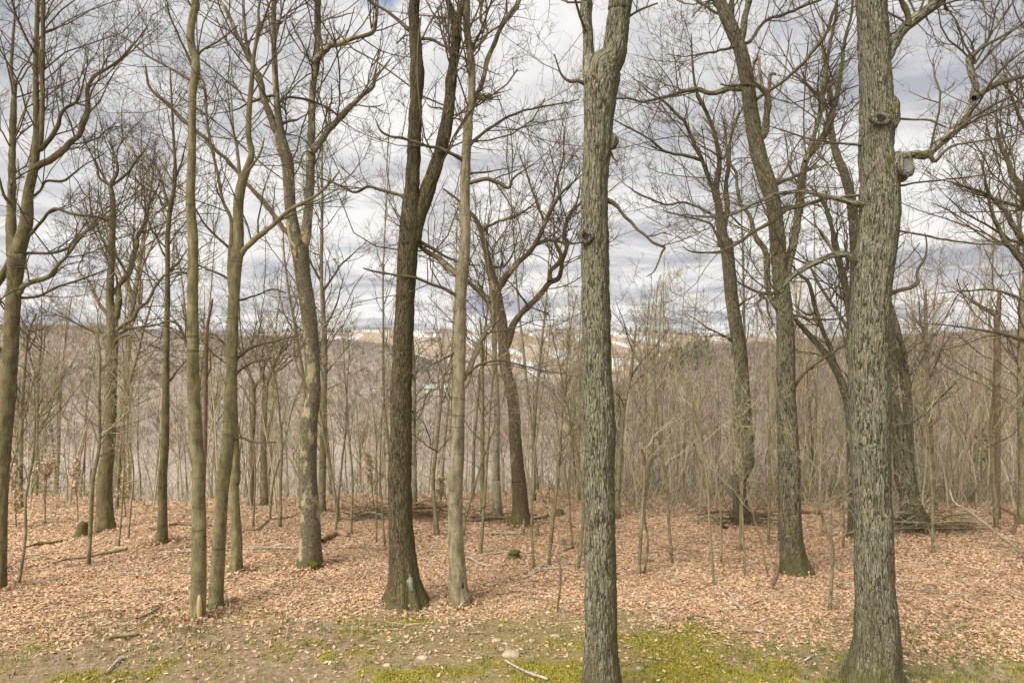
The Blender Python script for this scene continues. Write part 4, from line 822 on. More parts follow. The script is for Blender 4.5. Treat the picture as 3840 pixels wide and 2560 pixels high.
ms2 = rock_mesh('moss_patch', MOSS.m, 0.075, 18, 3, 0.5, (0.6, 0.5, 1.3)); on_trunk(T_BIG, 'moss_patch', 2560 + 1235 / 1.568, 660 / 1.568, KY - 0.19, ms2)
t2 = torus('scar_rim', 0.09, 0.05, MAT['oakgrey'], 9); o3 = on_trunk(T_BIG, 'scar_rim', 2560 + 1160 / 1.568, 697 / 1.568, KY - 0.245, t2); o3.scale = (1.1, 0.7, 0.6)
d2 = disc('scar_hollow', 0.045, DARKH.m); on_trunk(T_BIG, 'scar_hollow', 2560 + 1160 / 1.568, 697 / 1.568, KY - 0.262, d2)
T_MID = bpy.context.scene.objects['oak_tree']
kb3 = rock_mesh('knot', MAT['oakgrey'], 0.12, 23, 3, 0.25, (0.8, 0.7, 1.0)); on_trunk(T_MID, 'knot', 1280 + 1588 / 1.568, 835 / 1.568, 8.45, kb3)
t3 = torus('scar_rim', 0.06, 0.035, MAT['oakgrey'], 14); on_trunk(T_MID, 'scar_rim', 1280 + 1437 / 1.568, 1390 / 1.568, 8.33, t3)
d3 = disc('scar_hollow', 0.034, DARKH.m); on_trunk(T_MID, 'scar_hollow', 1280 + 1437 / 1.568, 1395 / 1.568, 8.315, d3)
SY = bpy.context.scene.objects['sycamore_tree']
yy = SY.location.y
ms3 = rock_mesh('moss_patch', MOSS.m, 0.13, 28, 3, 0.45, (0.55, 0.45, 2.4)); on_trunk(SY, 'moss_patch', 1752 / 1.568, 1490 / 1.568, yy - 0.13, ms3)
ms4 = rock_mesh('moss_patch', MOSS.m, 0.11, 38, 3, 0.45, (1.3, 0.6, 0.8)); on_trunk(SY, 'moss_patch', 1178, 2118, yy - 0.27, ms4)
# clump of caught twigs on the pale tree
MP = bpy.context.scene.objects['maple_tree']; g = np.random.default_rng(3)
n = 70; c0 = at(1280 + 835 / 1.568, 575 / 1.568, MP.location.y) - np.array(MP.location)
a_ = c0 + g.normal(size=(n, 3)) * [0.10, 0.08, 0.03]; b_ = a_ + g.normal(size=(n, 3)) * [0.16, 0.10, 0.05]
V, F = tubes(np.stack([a_, (a_ + b_) / 2 + g.normal(size=(n, 3)) * 0.015, b_], 1), np.full((n, 3), 0.007), 4)
o = obj('twig_clump', mesh_np('twig_clump', V, F, MAT['dead']), MP); o['kind'] = 'stuff'
TT = bpy.context.scene.objects['tulip_tree']
p = at(1392 / 1.8375, 1800 + 870 / 1.8375, TT.location.y) - np.array(TT.location)
PALEW = M('bared_wood'); v_ = PALEW.pos(); q_ = PALEW.noise(PALEW.map(v_, (6, 6, 0.6)), 12, 3); PALEW.col(PALEW.ramp(q_.outputs[0], [(0.3, (0.36, 0.27, 0.13)), (0.7, (0.52, 0.41, 0.22))]))
hl = rock_mesh('hollow', DARKH.m, 0.06, 51, 2, 0.3, (0.8, 0.5, 2.4)); on_trunk(MP, 'hollow', 1280 + 828 / 1.8375, 1800 + 745 / 1.8375, MP.location.y - 0.115, hl)
LICH = M('lichen'); v_ = LICH.pos(); q_ = LICH.noise(LICH.map(v_, (1, 1, 0.4)), 30, 4, 0.7); LICH.col(LICH.ramp(q_.outputs[0], [(0.35, (0.08, 0.075, 0.04)), (0.58, (0.25, 0.28, 0.18))]))
TW = bpy.context.scene.objects['twin_stemmed_tree']
lc = rock_mesh('lichen_patch', LICH.m, 0.10, 53, 3, 0.5, (0.75, 0.42, 1.9)); on_trunk(TW, 'lichen_patch', 1280 + 475 / 1.8375, 1800 + 725 / 1.8375, TW.location.y - 0.25, lc)
st = rock_mesh('bared_wood', PALEW.m, 0.055, 48, 2, 0.15, (0.85, 0.7, 5.2)); o = obj('bared_wood', st, TT); o.location = (p[0], p[1] - 0.10, p[2])

# ------------------------------------------------------------------ traced saplings of the clearing
def sapling(label, notes, height, mat='far', stems=(), lean=0.03, dens=4.0, name='sapling', crown='sapl', foot=None, Y=None, group='saplings standing in the leaf covered clearing'):
    SEED[0] += 1; sd = SEED[0]; g = np.random.default_rng(sd + 500)
    rows = parse(notes); 
    if Y is None:
        _, Y, _ = hit(rows[0][0], rows[0][1])
    P, R = lift(rows, Y)
    z0 = float(gz(P[0, 0], Y)); b = np.array([P[0, 0], Y, z0])
    P[0, 2] = z0; P = np.vstack([P[0] - [0, 0, 0.15], P]); R = np.concatenate([[R[0]], R])
    need = z0 + height - P[-1, 2]
    d = unit((P[-1] - P[-2])[None])[0]
    if need > 0.2:
        pts, rr = [P[-1]], [R[-1]]
        for i in range(6):
            d = unit((d + g.normal(size=3) * 0.07 + 0.05 * UP)[None])[0]
            pts.append(pts[-1] + d * need / 6); rr.append(R[-1] * (1 - 0.8 * (i + 1) / 6))
        P = np.vstack([P, pts[1:]]); R = np.concatenate([R, rr[1:]])
    root = thing(name, label, 'sapling', tuple(b), group)
    me, _, _ = stem_mesh('trunk', P - b, R, MAT[mat], 8, 0.12, 0, None, sd, 0.06, 0.0); obj('trunk', me, root)
    gl = [(P[2:] - b if len(P) > 3 else P - b, R[2:] if len(P) > 3 else R)]
    for s in stems:
        rw = parse(s); p, r = lift(rw, Y, g.uniform(-0.2, 0.2)); p, r = extend(p, r, 1.2, 0.3, g)
        me, _, _ = stem_mesh('branch', p - b, r, MAT[mat], 6, 0.12, 0, None, sd + 9, 0.06, 0.0); obj('branch', me, root); gl.append((p - b, r))
    if dens:
        o = obj('crown', crown_mesh('crown', gl, MAT[crown], dens, (0.5, 1.5), Y, (5, 3), sd, up=0.35, t0=0.25), root); o['kind'] = 'stuff'
    return root
sapling('sapling with swollen mossy foot, just in front of the spreading tree', 'G 610,585,15 625,300,14 640,0,14 D 585,1200,9 583,900,9 588,700,8 578,580,5', 6.0)
for lab, nt_, h in (
  ('pale bent sapling near the edge, rising from bare leaves', 'G 130,710,11 160,520,10 178,350,9 175,150,8 200,0,7', 4.5),
  ('thin sapling next to the forked tree at the edge', 'G 25,650,10 38,450,9 42,200,8 60,0,7', 4.5),
  ('straight sapling halfway between the olive trunks and the mottled tree', 'G 1745,322,8 1752,150,7 1760,0,6', 5.0),
  ('sapling with thick foot between the olive trunks and mottled tree', 'G 1928,322,14 1932,200,11 1935,0,10', 6.5),
  ('thin sapling beside the thick-footed one, slanting a little', 'G 1858,272,8 1868,150,8 1885,0,7', 5.5),
  ('sapling curving over behind the mottled tree', 'G 2308,372,10 2325,220,10 2305,80,11 2290,0,11', 6.0),
  ('second sapling behind the mottled tree, crossing the curving one', 'G 2340,290,9 2330,150,9 2345,0,8', 5.5),
  ('slim pale shoot in front of the straight thin brown trunk', 'G 818,455,8 835,250,7 850,0,6', 4.5),
  ('slim shoot close to the straight thin brown trunk', 'G 885,400,7 900,200,6 920,0,6', 4.5),
  ('straight sapling to the near side of the dark twin tree', 'H 68,372,9 72,200,9 78,0,8', 5.5),
  ('wispy upright sapling nearly touching the dark twin tree', 'H 242,425,6 243,200,6 246,0,5', 4.5),
  ('wispy slanting sapling against the flank of the dark twin tree', 'H 300,462,7 285,250,7 268,0,6', 4.5),
  ('slanting sapling tucked behind the pale tree', 'H 842,385,10 860,250,9 900,110,8 930,0,7', 5.0),
  ('sapling with a pale foot between the pale tree and the brown oak', 'H 958,505,13 975,300,11 988,100,11 995,0,10', 6.0),
  ('straight sapling in front of the brown flaking oak', 'H 1328,606,11 1318,450,10 1310,300,9 1325,0,8', 5.5),
  ('dark curved sapling in the gap before the central oak', 'H 1430,582,13 1445,400,12 1470,180,11 1490,0,10', 6.0),
  ('thin wavy sapling close to the central oak, by a small stump', 'H 1595,472,8 1580,300,7 1570,150,6 1550,0,6', 4.8),
  ('leaning sapling almost touching the central oak', 'H 1633,612,13 1655,400,12 1668,200,11 1650,0,10', 5.8),
  ('near sapling of a crossing pair on the far side of the central oak', 'H 2048,652,13 2060,450,12 2072,250,11 2088,0,11', 6.0),
  ('crooked partner sapling of the crossing pair', 'H 2088,642,9 2108,500,8 2112,380,8 2090,250,7 2110,0,6', 5.2),
  ('straight olive sapling well beyond the crossing pair', 'H 2280,577,11 2265,400,11 2250,200,10 2238,0,10', 6.0),
  ('gently bowed sapling between the crossing pair and the furrowed grey oak', 'I 215,722,10 202,550,9 188,350,9 180,150,8 168,0,8', 5.5),
  ('thin sapling behind the bowed one', 'I 263,572,9 268,380,8 258,200,8 240,0,7', 5.0),
  ('pale sapling standing before the brush heap', 'I 395,485,10 400,250,9 400,0,9', 5.5),
  ('dark wiry sapling in front of the brush heap', 'I 430,662,6 432,520,6 420,400,6 412,200,6 415,0,5', 4.2),
  ('tan sapling between the brush heap and the furrowed grey oak', 'I 590,442,11 596,200,11 600,0,10', 5.5),
  ('thin sapling arching away from the furrowed grey oak', 'I 590,672,8 565,550,7 540,420,7 500,300,6 480,200,5', 3.5),
  ('dark stem between the forked sapling and the thickest oak', 'I 1105,470,8 1112,300,8 1105,150,7 1130,0,7', 4.5),
  ('pale straight sapling on the open leaf slope beyond the thickest oak', 'I 1725,502,11 1722,300,10 1720,100,10 1712,0,9', 6.0),
  ('stout sapling near the edge by the fallen pole', 'I 2162,332,16 2152,150,15 2138,0,14', 6.0),
 ):
    sapling(lab, nt_, h)
sapling('forked sapling with pale foot between the furrowed oak and the thickest oak', 'I 1015,898,14 1022,750,12 1030,620,11 1030,470,10 1010,400,9 980,330,9 950,200,8 930,130,8 880,0,6', 4.2,
        stems=['I 1035,600,9 1040,460,9 1060,420,8 1100,380,8 1180,350,5', 'I 1030,500,7 1025,300,6 1032,100,5 1080,0,4'])
sapling('short dead sapling with broken top in the open leaves', 'H 1488,905,7 1500,800,8 1510,700,8 1502,560,7 1475,530,6 1455,500,4', 1.0, mat='dead', dens=0)

# ------------------------------------------------------------------ fallen wood, stumps, stones
def on_ground(notes, lift_=0.0, Ys=None):
    rows = parse(notes); P, R = [], []
    for i, r in enumerate(rows):
        x, y, z = hit(r[0], r[1]); rad = r[2] / FPX * y
        P.append([x, y, z + 0.022 + rad * 0.75 + (lift_[i] if isinstance(lift_, (list, tuple)) else lift_)]); R.append(rad)
    return np.array(P), np.array(R)
def log(name, label, notes, mat='drift', cat=None, lift_=0.0, k=8):
    SEED[0] += 1
    P, R = on_ground(notes, lift_); b = P.mean(0)
    me, _, _ = stem_mesh(name, P - b, R, MAT[mat] if isinstance(mat, str) else mat, k, 0.06, 0, None, SEED[0], 0.15, None)
    return tag(obj(name, me, None, tuple(b)), label, cat or name.replace('_', ' '))
log('fallen_log', 'short brown fallen log lying bowed beside the mottled tree', 'G 2215,440,18 2260,410,20 2310,385,22 2352,385,22 H 40,395,16', 'log', 'log')
log('fallen_pole', 'long thin grey pole lying across the leaves between mottled tree and olive trunks', 'G 1110,505,6 1300,500,7 1500,492,7 1700,482,7 1900,476,7 2050,477,6', 'drift', 'pole')
log('fallen_pole', 'thin dark pole on the leaves between the mottled tree and the dark twin tree', 'G 2215,478,5 H 0,478,5 150,472,5 300,482,4', 'far', 'pole')
log('fallen_branch', 'dark crooked branch lying on the leaf slope before the spreading tree', 'G 370,580,6 480,552,8 600,540,7 720,515,9 800,500,10 880,482,6', 'far', 'branch')
log('fallen_log', 'low half buried log on the crest behind the olive trunks', 'G 1165,318,9 1240,312,12 1320,318,10 1460,322,7', 'dead', 'log')
log('fallen_branch', 'mossy branch lying near the foot of the spreading tree', 'G 180,470,5 260,452,10 350,445,9 430,430,6', MOSS.m, 'branch')
log('fallen_branch', 'long crooked branch on the crest before the slender trees', 'G 1690,350,5 1780,345,6 1850,285,5 1950,270,6 2040,250,4', 'far', 'branch')
log('bark_piece', 'black strip of fallen bark near the straight olive trunk', 'G 945,972,10 990,950,12 1030,935,10 1100,885,6', 'far', 'bark')
log('bark_piece', 'dark weathered bark chunk on the bare soil in the near corner', 'G 730,1110,8 800,1090,14 870,1088,12 960,1072,8', 'far', 'bark')
log('bleached_branch', 'bleached forked branch lying on the bare soil in the near corner', 'G 725,1350,7 780,1295,10 830,1248,14 870,1240,9', 'drift', 'branch')
log('bleached_branch', 'bleached curved stick lying right beside the pale tree', 'H 850,548,7 890,548,10 930,575,11 970,592,9 1010,600,6', 'drift', 'branch')
log('fallen_branch', 'pale straight branch lying before the brown flaking oak', 'H 985,378,6 1100,376,8 1200,376,8 1262,376,6', 'drift', 'branch')
log('fallen_branch', 'thin pale branch crossing behind the mossy stump', 'H 980,522,4 1100,508,5 1220,502,5 1310,505,4', 'drift', 'branch')
log('fallen_branch', 'thin crooked branch fallen in the leaves before the dark curved sapling', 'H 1240,688,6 1330,650,7 1380,625,6 1480,612,5 1600,614,4', 'drift', 'branch', k=6)
log('stick', 'dark-ended stick pointing out of the moss near the central oak', 'H 1128,1258,7 1200,1300,9 1290,1345,10 1420,1388,11', 'drift')
log('stick', 'small dark stick lying on the bare soil', 'H 875,1066,6 940,1062,6 1005,1066,5', 'far')
log('stick', 'pale stick by the roots of the dark twin tree', 'H 435,872,9 520,850,11 600,825,11 650,808,7', 'drift')
log('fallen_branch', 'curved grey branch resting in the leaves below the bowed sapling', 'I 268,762,7 320,790,9 360,850,9 410,900,8', 'drift', 'branch')
log('stick', 'dark stick half under leaves beside the near moss', 'I 30,965,8 80,945,9 130,950,9 180,958,6', 'far')
log('stick', 'grey stick on the bare strip in front of the thickest oak', 'I 835,1262,7 870,1238,8 910,1215,6', 'drift')
log('stick', 'pale chip of wood lying at the edge of the moss', 'I 495,1045,9 530,1055,11 565,1065,8', 'drift')
log('stick', 'thin dark stick beside the foot of the forked sapling', 'I 1050,722,8 1090,748,9 1150,760,7', 'far')
log('stick', 'thin stick leaning downslope among leaves beyond the thickest oak', 'I 1870,870,5 1960,890,6 2040,900,4', 'far')
log('fallen_log', 'rotten reddish log behind the furrowed grey oak', 'I 810,228,16 880,232,20 960,240,18', 'log', 'log')
log('fallen_branch', 'knobbly dark branch lying at the foot of the brown flaking oak', 'H 1310,275,8 1350,272,10 1400,265,12 1420,250,10', 'far', 'branch')
log('fallen_branch', 'crooked stick lying under the thin wavy sapling', 'H 1540,488,6 1570,480,7 1600,465,5', 'far', 'branch')
log('fallen_log', 'dark log lying between the crossing saplings and the olive sapling', 'H 2015,552,9 2060,555,10 2150,562,8', 'far', 'log')
# leaning pole and bark slab
def leaning(name, label, cat, notes, mat, k=0.0, lay=0.0):
    rows = parse(notes); _, Y, _ = hit(rows[0][0], rows[0][1]); P, R = lift(rows, Y - lay, k); b = P[0].copy(); SEED[0] += 1
    me, _, _ = stem_mesh(name, P - b, R, MAT[mat], 8, 0.08, 0, None, SEED[0], 0.1, None); return tag(obj(name, me, None, tuple(b)), label, cat)
leaning('leaning_pole', 'long bleached pole slanting down to the ground at the far edge', 'pole', 'I 2345,512,8 2200,390,9 2050,270,9 1960,205,8 1870,150,7 1840,60,5', 'drift', 0.12)
leaning('leaning_pole', 'dark crooked pole propped against the trunk at the edge', 'pole', 'I 2270,380,12 2300,250,12 2190,170,9 2260,0,7', 'dead', 0.1)
leaning('bark_slab', 'loose orange slab of bark propped against the furrowed grey oak', 'bark', 'I 612,728,14 645,660,17 655,580,16 660,480,13 655,420,8', 'dead', 0.0, 0.35)
# stumps
def stump(label, px, py, r, h, mat, seed, moss=True):
    x, y, z = hit(px, py); root = thing('stump', label, 'stump', (x, y, z))
    P = np.array([[0, 0, -0.1], [0, 0, 0.02], [0.01, 0, h * 0.5], [0.02, 0, h]]); R = np.array([r * 1.35, r * 1.2, r, r * 0.8])
    me, _, _ = stem_mesh('trunk', P, R, MAT[mat], 14, 0.03, 0.006, (0.35, 0.1, 4), seed, 0.38, 0.0); obj('trunk', me, root)
    if moss:
        o = obj('moss_patch', rock_mesh('moss_patch', MOSS.m, r * 1.0, seed, 2, 0.4, (1.3, 1.0, 0.6)), root); o.location = (0.02, -r * 0.5, h * 0.75)
stump('low rotten stump capped in bright moss, in the middle of the clearing', 1280 + 1190 / 1.8375, 1800 + 535 / 1.8375, 0.10, 0.16, 'dead', 61)
stump('small grey broken stump beside the thin wavy sapling', 1280 + 1525 / 1.8375, 1800 + 450 / 1.8375, 0.05, 0.17, 'drift', 62, False)
stump('thin upright broken stub before the brown flaking oak', 1280 + 1350 / 1.8375, 1800 + 385 / 1.8375, 0.04, 0.32, 'far', 63, False)
stump('pale leaning stub by a fallen branch before the brown oak', 1280 + 1252 / 1.8375, 1800 + 380 / 1.8375, 0.035, 0.38, 'drift', 64, False)
stump('wide crumbling brown stump at the foot of the spreading tree', 560 / 1.8375, 1800 + 385 / 1.8375, 0.14, 0.34, 'brown', 65, False)
stump('squat dark stump far back on the crest', 1280 + 1495 / 1.8375, 1800 + 240 / 1.8375, 0.14, 0.16, 'dead', 66, False)
STONE = M('pale_stone'); v_ = STONE.pos(); q_ = STONE.noise(v_, 14, 5, 0.65); STONE.col(STONE.ramp(q_.outputs[0], [(0.3, (0.30, 0.245, 0.17)), (0.7, (0.50, 0.43, 0.32))])); STONE.bump(q_.outputs[0], 0.4, 0.01)
for i, (px, py, r, lab) in enumerate(((1917, 2458, 0.105, 'largest flat tan stone lying at the edge of the moss'), (1863, 2402, 0.062, 'rounded pale stone further back than the largest one'), (2083, 2385, 0.062, 'pale stone in the moss close to the central oak'),
        (1804, 2418, 0.035, 'small pale stone lying alone on the bare soil'), (1662, 2353, 0.045, 'white upright pebble on the bare soil below the dark twin tree'), (1452, 2497, 0.055, 'flat low stone at the border of the moss in front'),
        (1585, 2466, 0.07, 'broad low stone half sunk in the bare soil'), (1995, 2401, 0.045, 'brownish pale stone near the central oak moss'), (2376, 2328, 0.05, 'bluish stone just beyond the central oak'), (2478, 2328, 0.05, 'grey stone on the edge of leaves past the central oak'),
        (1883, 2436, 0.04, 'pinkish small stone behind the largest one'), (658, 2305, 0.06, 'tan stone in the leaves near the straight olive trunk'), (2402, 2508, 0.05, 'pale flat stone in the moss beyond the central oak'))):
    x, y, z = hit(px, py)
    tag(obj('stone', rock_mesh('stone', STONE.m, r, 80 + i, 2, 0.22, (1.25, 0.9, 0.55)), None, (x, y, z + r * 0.12)), lab, 'stone', 'stones on the bare strip')
# brush heaps
def heap(label, px, py, wd, ht, n, seed, mat, fine=160, Y=None):
    x, y, z = hit(px, py); g = np.random.default_rng(seed)
    root = thing('brush_heap', label, 'brush heap', (x, y, z), 'brush heaps at the edge of the clearing')
    for i in range(n):
        L = wd * g.uniform(0.5, 1.1); a = g.normal(0, 0.35) + (math.pi if g.random() < .5 else 0); c = np.array([g.normal() * wd * 0.16, g.normal() * 0.25, ht * g.uniform(0.05, 0.8) * 0.8])
        d = np.array([math.cos(a), math.sin(a) * 0.6, g.normal() * 0.12]); r = g.uniform(0.018, 0.045)
        P = np.array([c - d * L / 2, c + g.normal(size=3) * 0.08, c + d * L / 2 - [0, 0, 0.1]])
        me, _, _ = stem_mesh('branch', P, np.array([r, r * 0.85, r * 0.5]), MAT[mat], 6, 0.12, 0, None, seed + i, 0.1, None); obj('branch', me, root)
    a_ = g.normal(size=(fine, 3)) * [wd * 0.27, 0.35, ht * 0.25] + [0, 0, ht * 0.45]; a_[:, 2] = np.abs(a_[:, 2]); d = g.normal(size=(fine, 3)) * [0.5, 0.3, 0.22]
    V, F = tubes(np.stack([a_, a_ + d * 0.5 + g.normal(size=(fine, 3)) * 0.04, a_ + d], 1), np.full((fine, 3), 0.006) * [1, 0.8, 0.5], 4)
    o = obj('twigs', mesh_np('twigs', V, F, MAT['twig']), root); o['kind'] = 'stuff'
heap('brush heap of brown poles seen between the dark twin tree and the pale tree', 1280 + 590 / 1.8375, 1800 + 262 / 1.8375, 1.5, 0.6, 11, 71, 'log')
heap('low scatter of brushwood on the crest before the dark twin tree', 1280 + 200 / 1.8375, 1800 + 255 / 1.8375, 1.3, 0.35, 6, 72, 'far')
heap('dark tangle of brush at the foot of the crooked tree', 2560 + 400 / 1.8375, 1800 + 310 / 1.8375, 2.0, 0.5, 8, 73, 'twig', 260)
heap('wide grey brush heap at the foot of the broad leaning trunk', 2560 + 1640 / 1.8375, 1800 + 345 / 1.8375, 2.8, 0.45, 9, 74, 'far', 320)
heap('flat heap of old boughs near the brown flaking oak', 1280 + 1000 / 1.8375, 1800 + 280 / 1.8375, 1.9, 0.28, 6, 75, 'dead', 80)

# ------------------------------------------------------------------ the thicket on the slope: prototypes, then individuals
def sap_mesh(h, r, seed, mat, nb=(12, 5, 0), wig=0.06, rmin=0.004, arch=0.0):
    g = np.random.default_rng(seed)
    m_ = 10; P = np.zeros((m_, 3)); d = np.array([g.normal() * 0.06, g.normal() * 0.06, 1.0])
    for i in range(1, m_):
        d = unit((d + g.normal(size=3) * wig + np.array([arch, 0, 0]) * i / m_ + 0.05 * UP)[None])[0]; P[i] = P[i - 1] + d * h / (m_ - 1)
    P[0, 2] -= 0.3
    R = r * np.linspace(1, 0.18, m_)
    A, ra = spawn(P[None], R[None], np.array([nb[0]]), (0.16, 0.40), 0.5, (25, 60), 0.45, 6, 0.14, 0.22, rmin * 1.5, 0.08, g)
    B, rb = spawn(A, ra, g.poisson(nb[1], len(A)), (0.25, 0.55), 0.6, (25, 65), 0.25, 4, 0.16, 0.15, rmin, 0.06, g)
    ps = [tubes(P[None], R[None], 6), tubes(A, ra, 4), tubes(B, rb, 3)]
    if nb[2]:
        Cc, rc = spawn(B, rb, g.poisson(nb[2], len(B)), (0.3, 0.6), 0.7, (25, 65), 0.2, 3, 0.16, 0.15, rmin * 0.8, 0.05, g); ps.append(tubes(Cc, rc, 3))
    return merge(ps), mat
protos = []
for i in range(14):
    (V, F), mt = sap_mesh(rng.uniform(5.5, 8.5), rng.uniform(0.03, 0.058), 300 + i, MAT['red' if i % 3 == 2 else 'sapl'], (14, 6, 2 if i % 2 else 0), 0.05 + 0.03 * (i % 3), 0.0055, 0.02 * (i % 4))
    protos.append(mesh_np('sapling', V, F, mt))
g = np.random.default_rng(99)
placed = 0; tries = 0
SLOPE_LABEL = 'bare young sapling crowded among its like on the slope beyond the leafy clearing'
while placed < 290 and tries < 5000:
    tries += 1
    y = g.uniform(20.0, 36.0); u = g.uniform(-0.80, 0.80); x = u * y
    dn = 0.45 + 0.65 * smooth(-0.05, 0.2, u)
    if g.random() > dn: continue
    if y < 22 + 0.8 * math.sin(x) and g.random() > 0.35: continue
    i = g.integers(len(protos))
    o = obj('sapling', protos[i], None, (x, y, float(gz(x, y))))
    s = g.uniform(0.65, 1.1) * (0.80 + 0.2 * smooth(24, 36, y)); o.scale = (s, s, s * g.uniform(0.9, 1.15)); o.rotation_euler = (g.normal() * 0.04, g.normal() * 0.04, g.uniform(0, 6.28))
    tag(o, SLOPE_LABEL, 'sapling', 'saplings crowding the slope'); placed += 1
# what lies deeper in the thicket cannot be told apart: one object
base = [sap_mesh(6.5, 0.042, 400 + i, None, (8, 3, 0), 0.05, 0.006)[0] for i in range(6)]
def thicket(name, n, ymin, ymax, u0, u1, mat, label, seed, hs=(0.7, 1.4)):
    g = np.random.default_rng(seed); parts = []
    for i in range(n):
        y = g.uniform(ymin, ymax); x = g.uniform(u0, u1) * y; V, F = base[g.integers(6)]
        a = g.uniform(0, 6.28); c, s = math.cos(a), math.sin(a); k = g.uniform(*hs)
        W = np.stack([(V[:, 0] * c - V[:, 1] * s) * k, (V[:, 0] * s + V[:, 1] * c) * k, V[:, 2] * k], 1) + [x, y, float(gz(x, y))]
        parts.append((W, F))
    V, F = merge(parts)
    tag(obj(name, mesh_np(name, V, F, mat)), label, 'thicket', kind='stuff')
thicket('thicket', 260, 25, 52, -0.85, 0.85, MAT['sapl'], 'grey brown thicket of young growth filling the slope below the crest', 11, (0.6, 1.05))
thicket('thicket', 75, 24, 44, 0.10, 0.85, MAT['red'], 'reddish twiggy thicket filling the slope on the side of the thickest oak', 12, (0.6, 1.0))
# brambly low twigs along the crest
g = np.random.default_rng(21); n = 9000
u = g.uniform(-0.8, 0.8, n); y = g.uniform(19.5, 30, n); k = g.random(n) < (0.25 + 0.75 * smooth(-0.05, 0.25, u)) * smooth(19.5, 23.5, y); u, y = u[k], y[k]; n = len(y); x = u * y
b0 = np.stack([x, y, gz(x, y)], 1); d = unit(np.stack([g.normal(size=n) * 0.5, g.normal(size=n) * 0.5, g.uniform(0.5, 1.2, n)], 1)); L = g.uniform(0.5, 2.4, n)[:, None]
P = np.stack([b0, b0 + d * L * 0.35, b0 + d * L * 0.7 + g.normal(size=(n, 3)) * 0.06, b0 + d * L + g.normal(size=(n, 3)) * 0.16], 1)
V, F = tubes(P, np.repeat(np.array([[0.009, 0.008, 0.006, 0.004]]), n, 0), 3)
tag(obj('undergrowth', mesh_np('undergrowth', V, F, MAT['sapl'])), 'low tangle of thin shoots and brambles along the crest', 'undergrowth', kind='stuff')

# taller bare trees on the slope behind, whose crowns show above the thicket
def big_proto(seed, h):
    g = np.random.default_rng(seed); m_ = 12; P = np.zeros((m_, 3)); d = np.array([g.normal() * 0.04, g.normal() * 0.04, 1.0])
    for i in range(1, m_):
        d = unit((d + g.normal(size=3) * 0.05 + 0.04 * UP)[None])[0]; P[i] = P[i - 1] + d * h / (m_ - 1)
    P[0, 2] -= 0.4; r = h * 0.0125; R = r * np.linspace(1, 0.15, m_)
    A, ra = spawn(P[None], R[None], np.array([13]), (0.22, 0.42), 0.55, (30, 60), 0.35, 9, 0.13, 0.36, 0.012, 0.07, g)
    B, rb = spawn(A, ra, g.poisson(7, len(A)), (0.28, 0.55), 0.6, (30, 65), 0.2, 6, 0.16, 0.12, 0.010, 0.06, g)
    Cc, rc = spawn(B, rb, g.poisson(6, len(B)), (0.3, 0.6), 0.6, (30, 65), 0.15, 4, 0.18, 0.15, 0.0065, 0.06, g)
    D, rd_ = spawn(Cc, rc, g.poisson(2.5, len(Cc)), (0.35, 0.6), 0.7, (25, 60), 0.1, 3, 0.18, 0.15, 0.0055, 0.06, g)
    me1, _, _ = stem_mesh('trunk', P, R, MAT['far'], 9, 0.25, 0, (0.3, 0.4, 3), seed, 0.06, 0.0)
    V, F = merge([tubes(A, ra, 5), tubes(B, rb, 4), tubes(Cc, rc, 3), tubes(D, rd_, 3)])
    return me1, mesh_np('crown', V, F, MAT['hill_twig'])
bp = [big_proto(700 + i, 11 + 1.1 * i) for i in range(6)]
g = np.random.default_rng(55)
spots = []
while len(spots) < 24:
    y = g.uniform(30, 66); u = g.uniform(-0.80, 0.80); x = u * y
    if any((x - a) ** 2 + (y - b) ** 2 < 5.0 for a, b in spots): continue
    if -0.16 < u < 0.28 and g.random() < 0.45: continue
    spots.append((x, y))
for x, y in spots:
    i = g.integers(6); me1, me2 = bp[i]
    r = thing('bare_tree', 'bare grey brown tree standing down the slope behind the saplings', 'tree', (x, y, float(gz(x, y))), 'bare trees down the slope')
    s = g.uniform(0.75, 1.1); r.scale = (s, s, s); r.rotation_euler = (0, 0, g.uniform(0, 6.28))
    obj('trunk', me1, r); o = obj('crown', me2, r); o['kind'] = 'stuff'

# straight pole trees, thin and tall, between the clearing and the valley
def pole_proto(seed, h):
    g = np.random.default_rng(seed); m_ = 12; P = np.zeros((m_, 3)); d = np.array([g.normal() * 0.03, g.normal() * 0.03, 1.0])
    for i in range(1, m_):
        d = unit((d + g.normal(size=3) * 0.035 + 0.05 * UP)[None])[0]; P[i] = P[i - 1] + d * h / (m_ - 1)
    P[0, 2] -= 0.4; R = g.uniform(0.055, 0.085) * np.linspace(1, 0.15, m_)
    A, ra = spawn(P[None], R[None], np.array([16]), (0.10, 0.24), 0.45, (30, 65), 0.4, 7, 0.15, 0.35, 0.008, 0.07, g)
    B, rb = spawn(A, ra, g.poisson(5, len(A)), (0.3, 0.55), 0.6, (30, 65), 0.2, 5, 0.16, 0.12, 0.006, 0.06, g)
    Cc, rc = spawn(B, rb, g.poisson(3, len(B)), (0.3, 0.6), 0.6, (30, 65), 0.15, 3, 0.18, 0.15, 0.005, 0.06, g)
    me1, _, _ = stem_mesh('trunk', P, R, MAT['far'] if seed % 2 else MAT['pale'], 8, 0.3, 0, (0.3, 0.3, 3), seed, 0.06, 0.0)
    V, F = merge([tubes(A, ra, 4), tubes(B, rb, 3), tubes(Cc, rc, 3)])
    return me1, mesh_np('crown', V, F, MAT['hill_twig'])
pp = [pole_proto(800 + i, 9 + 0.8 * i) for i in range(6)]
g = np.random.default_rng(58); spots = []
while len(spots) < 66:
    y = g.uniform(22.0, 40); u = g.uniform(-0.78, 0.78) if len(spots) < 34 else g.uniform(0.02, 0.78); x = u * y
    if any((x - a) ** 2 + (y - b) ** 2 < 1.2 for a, b in spots): continue
    spots.append((x, y))
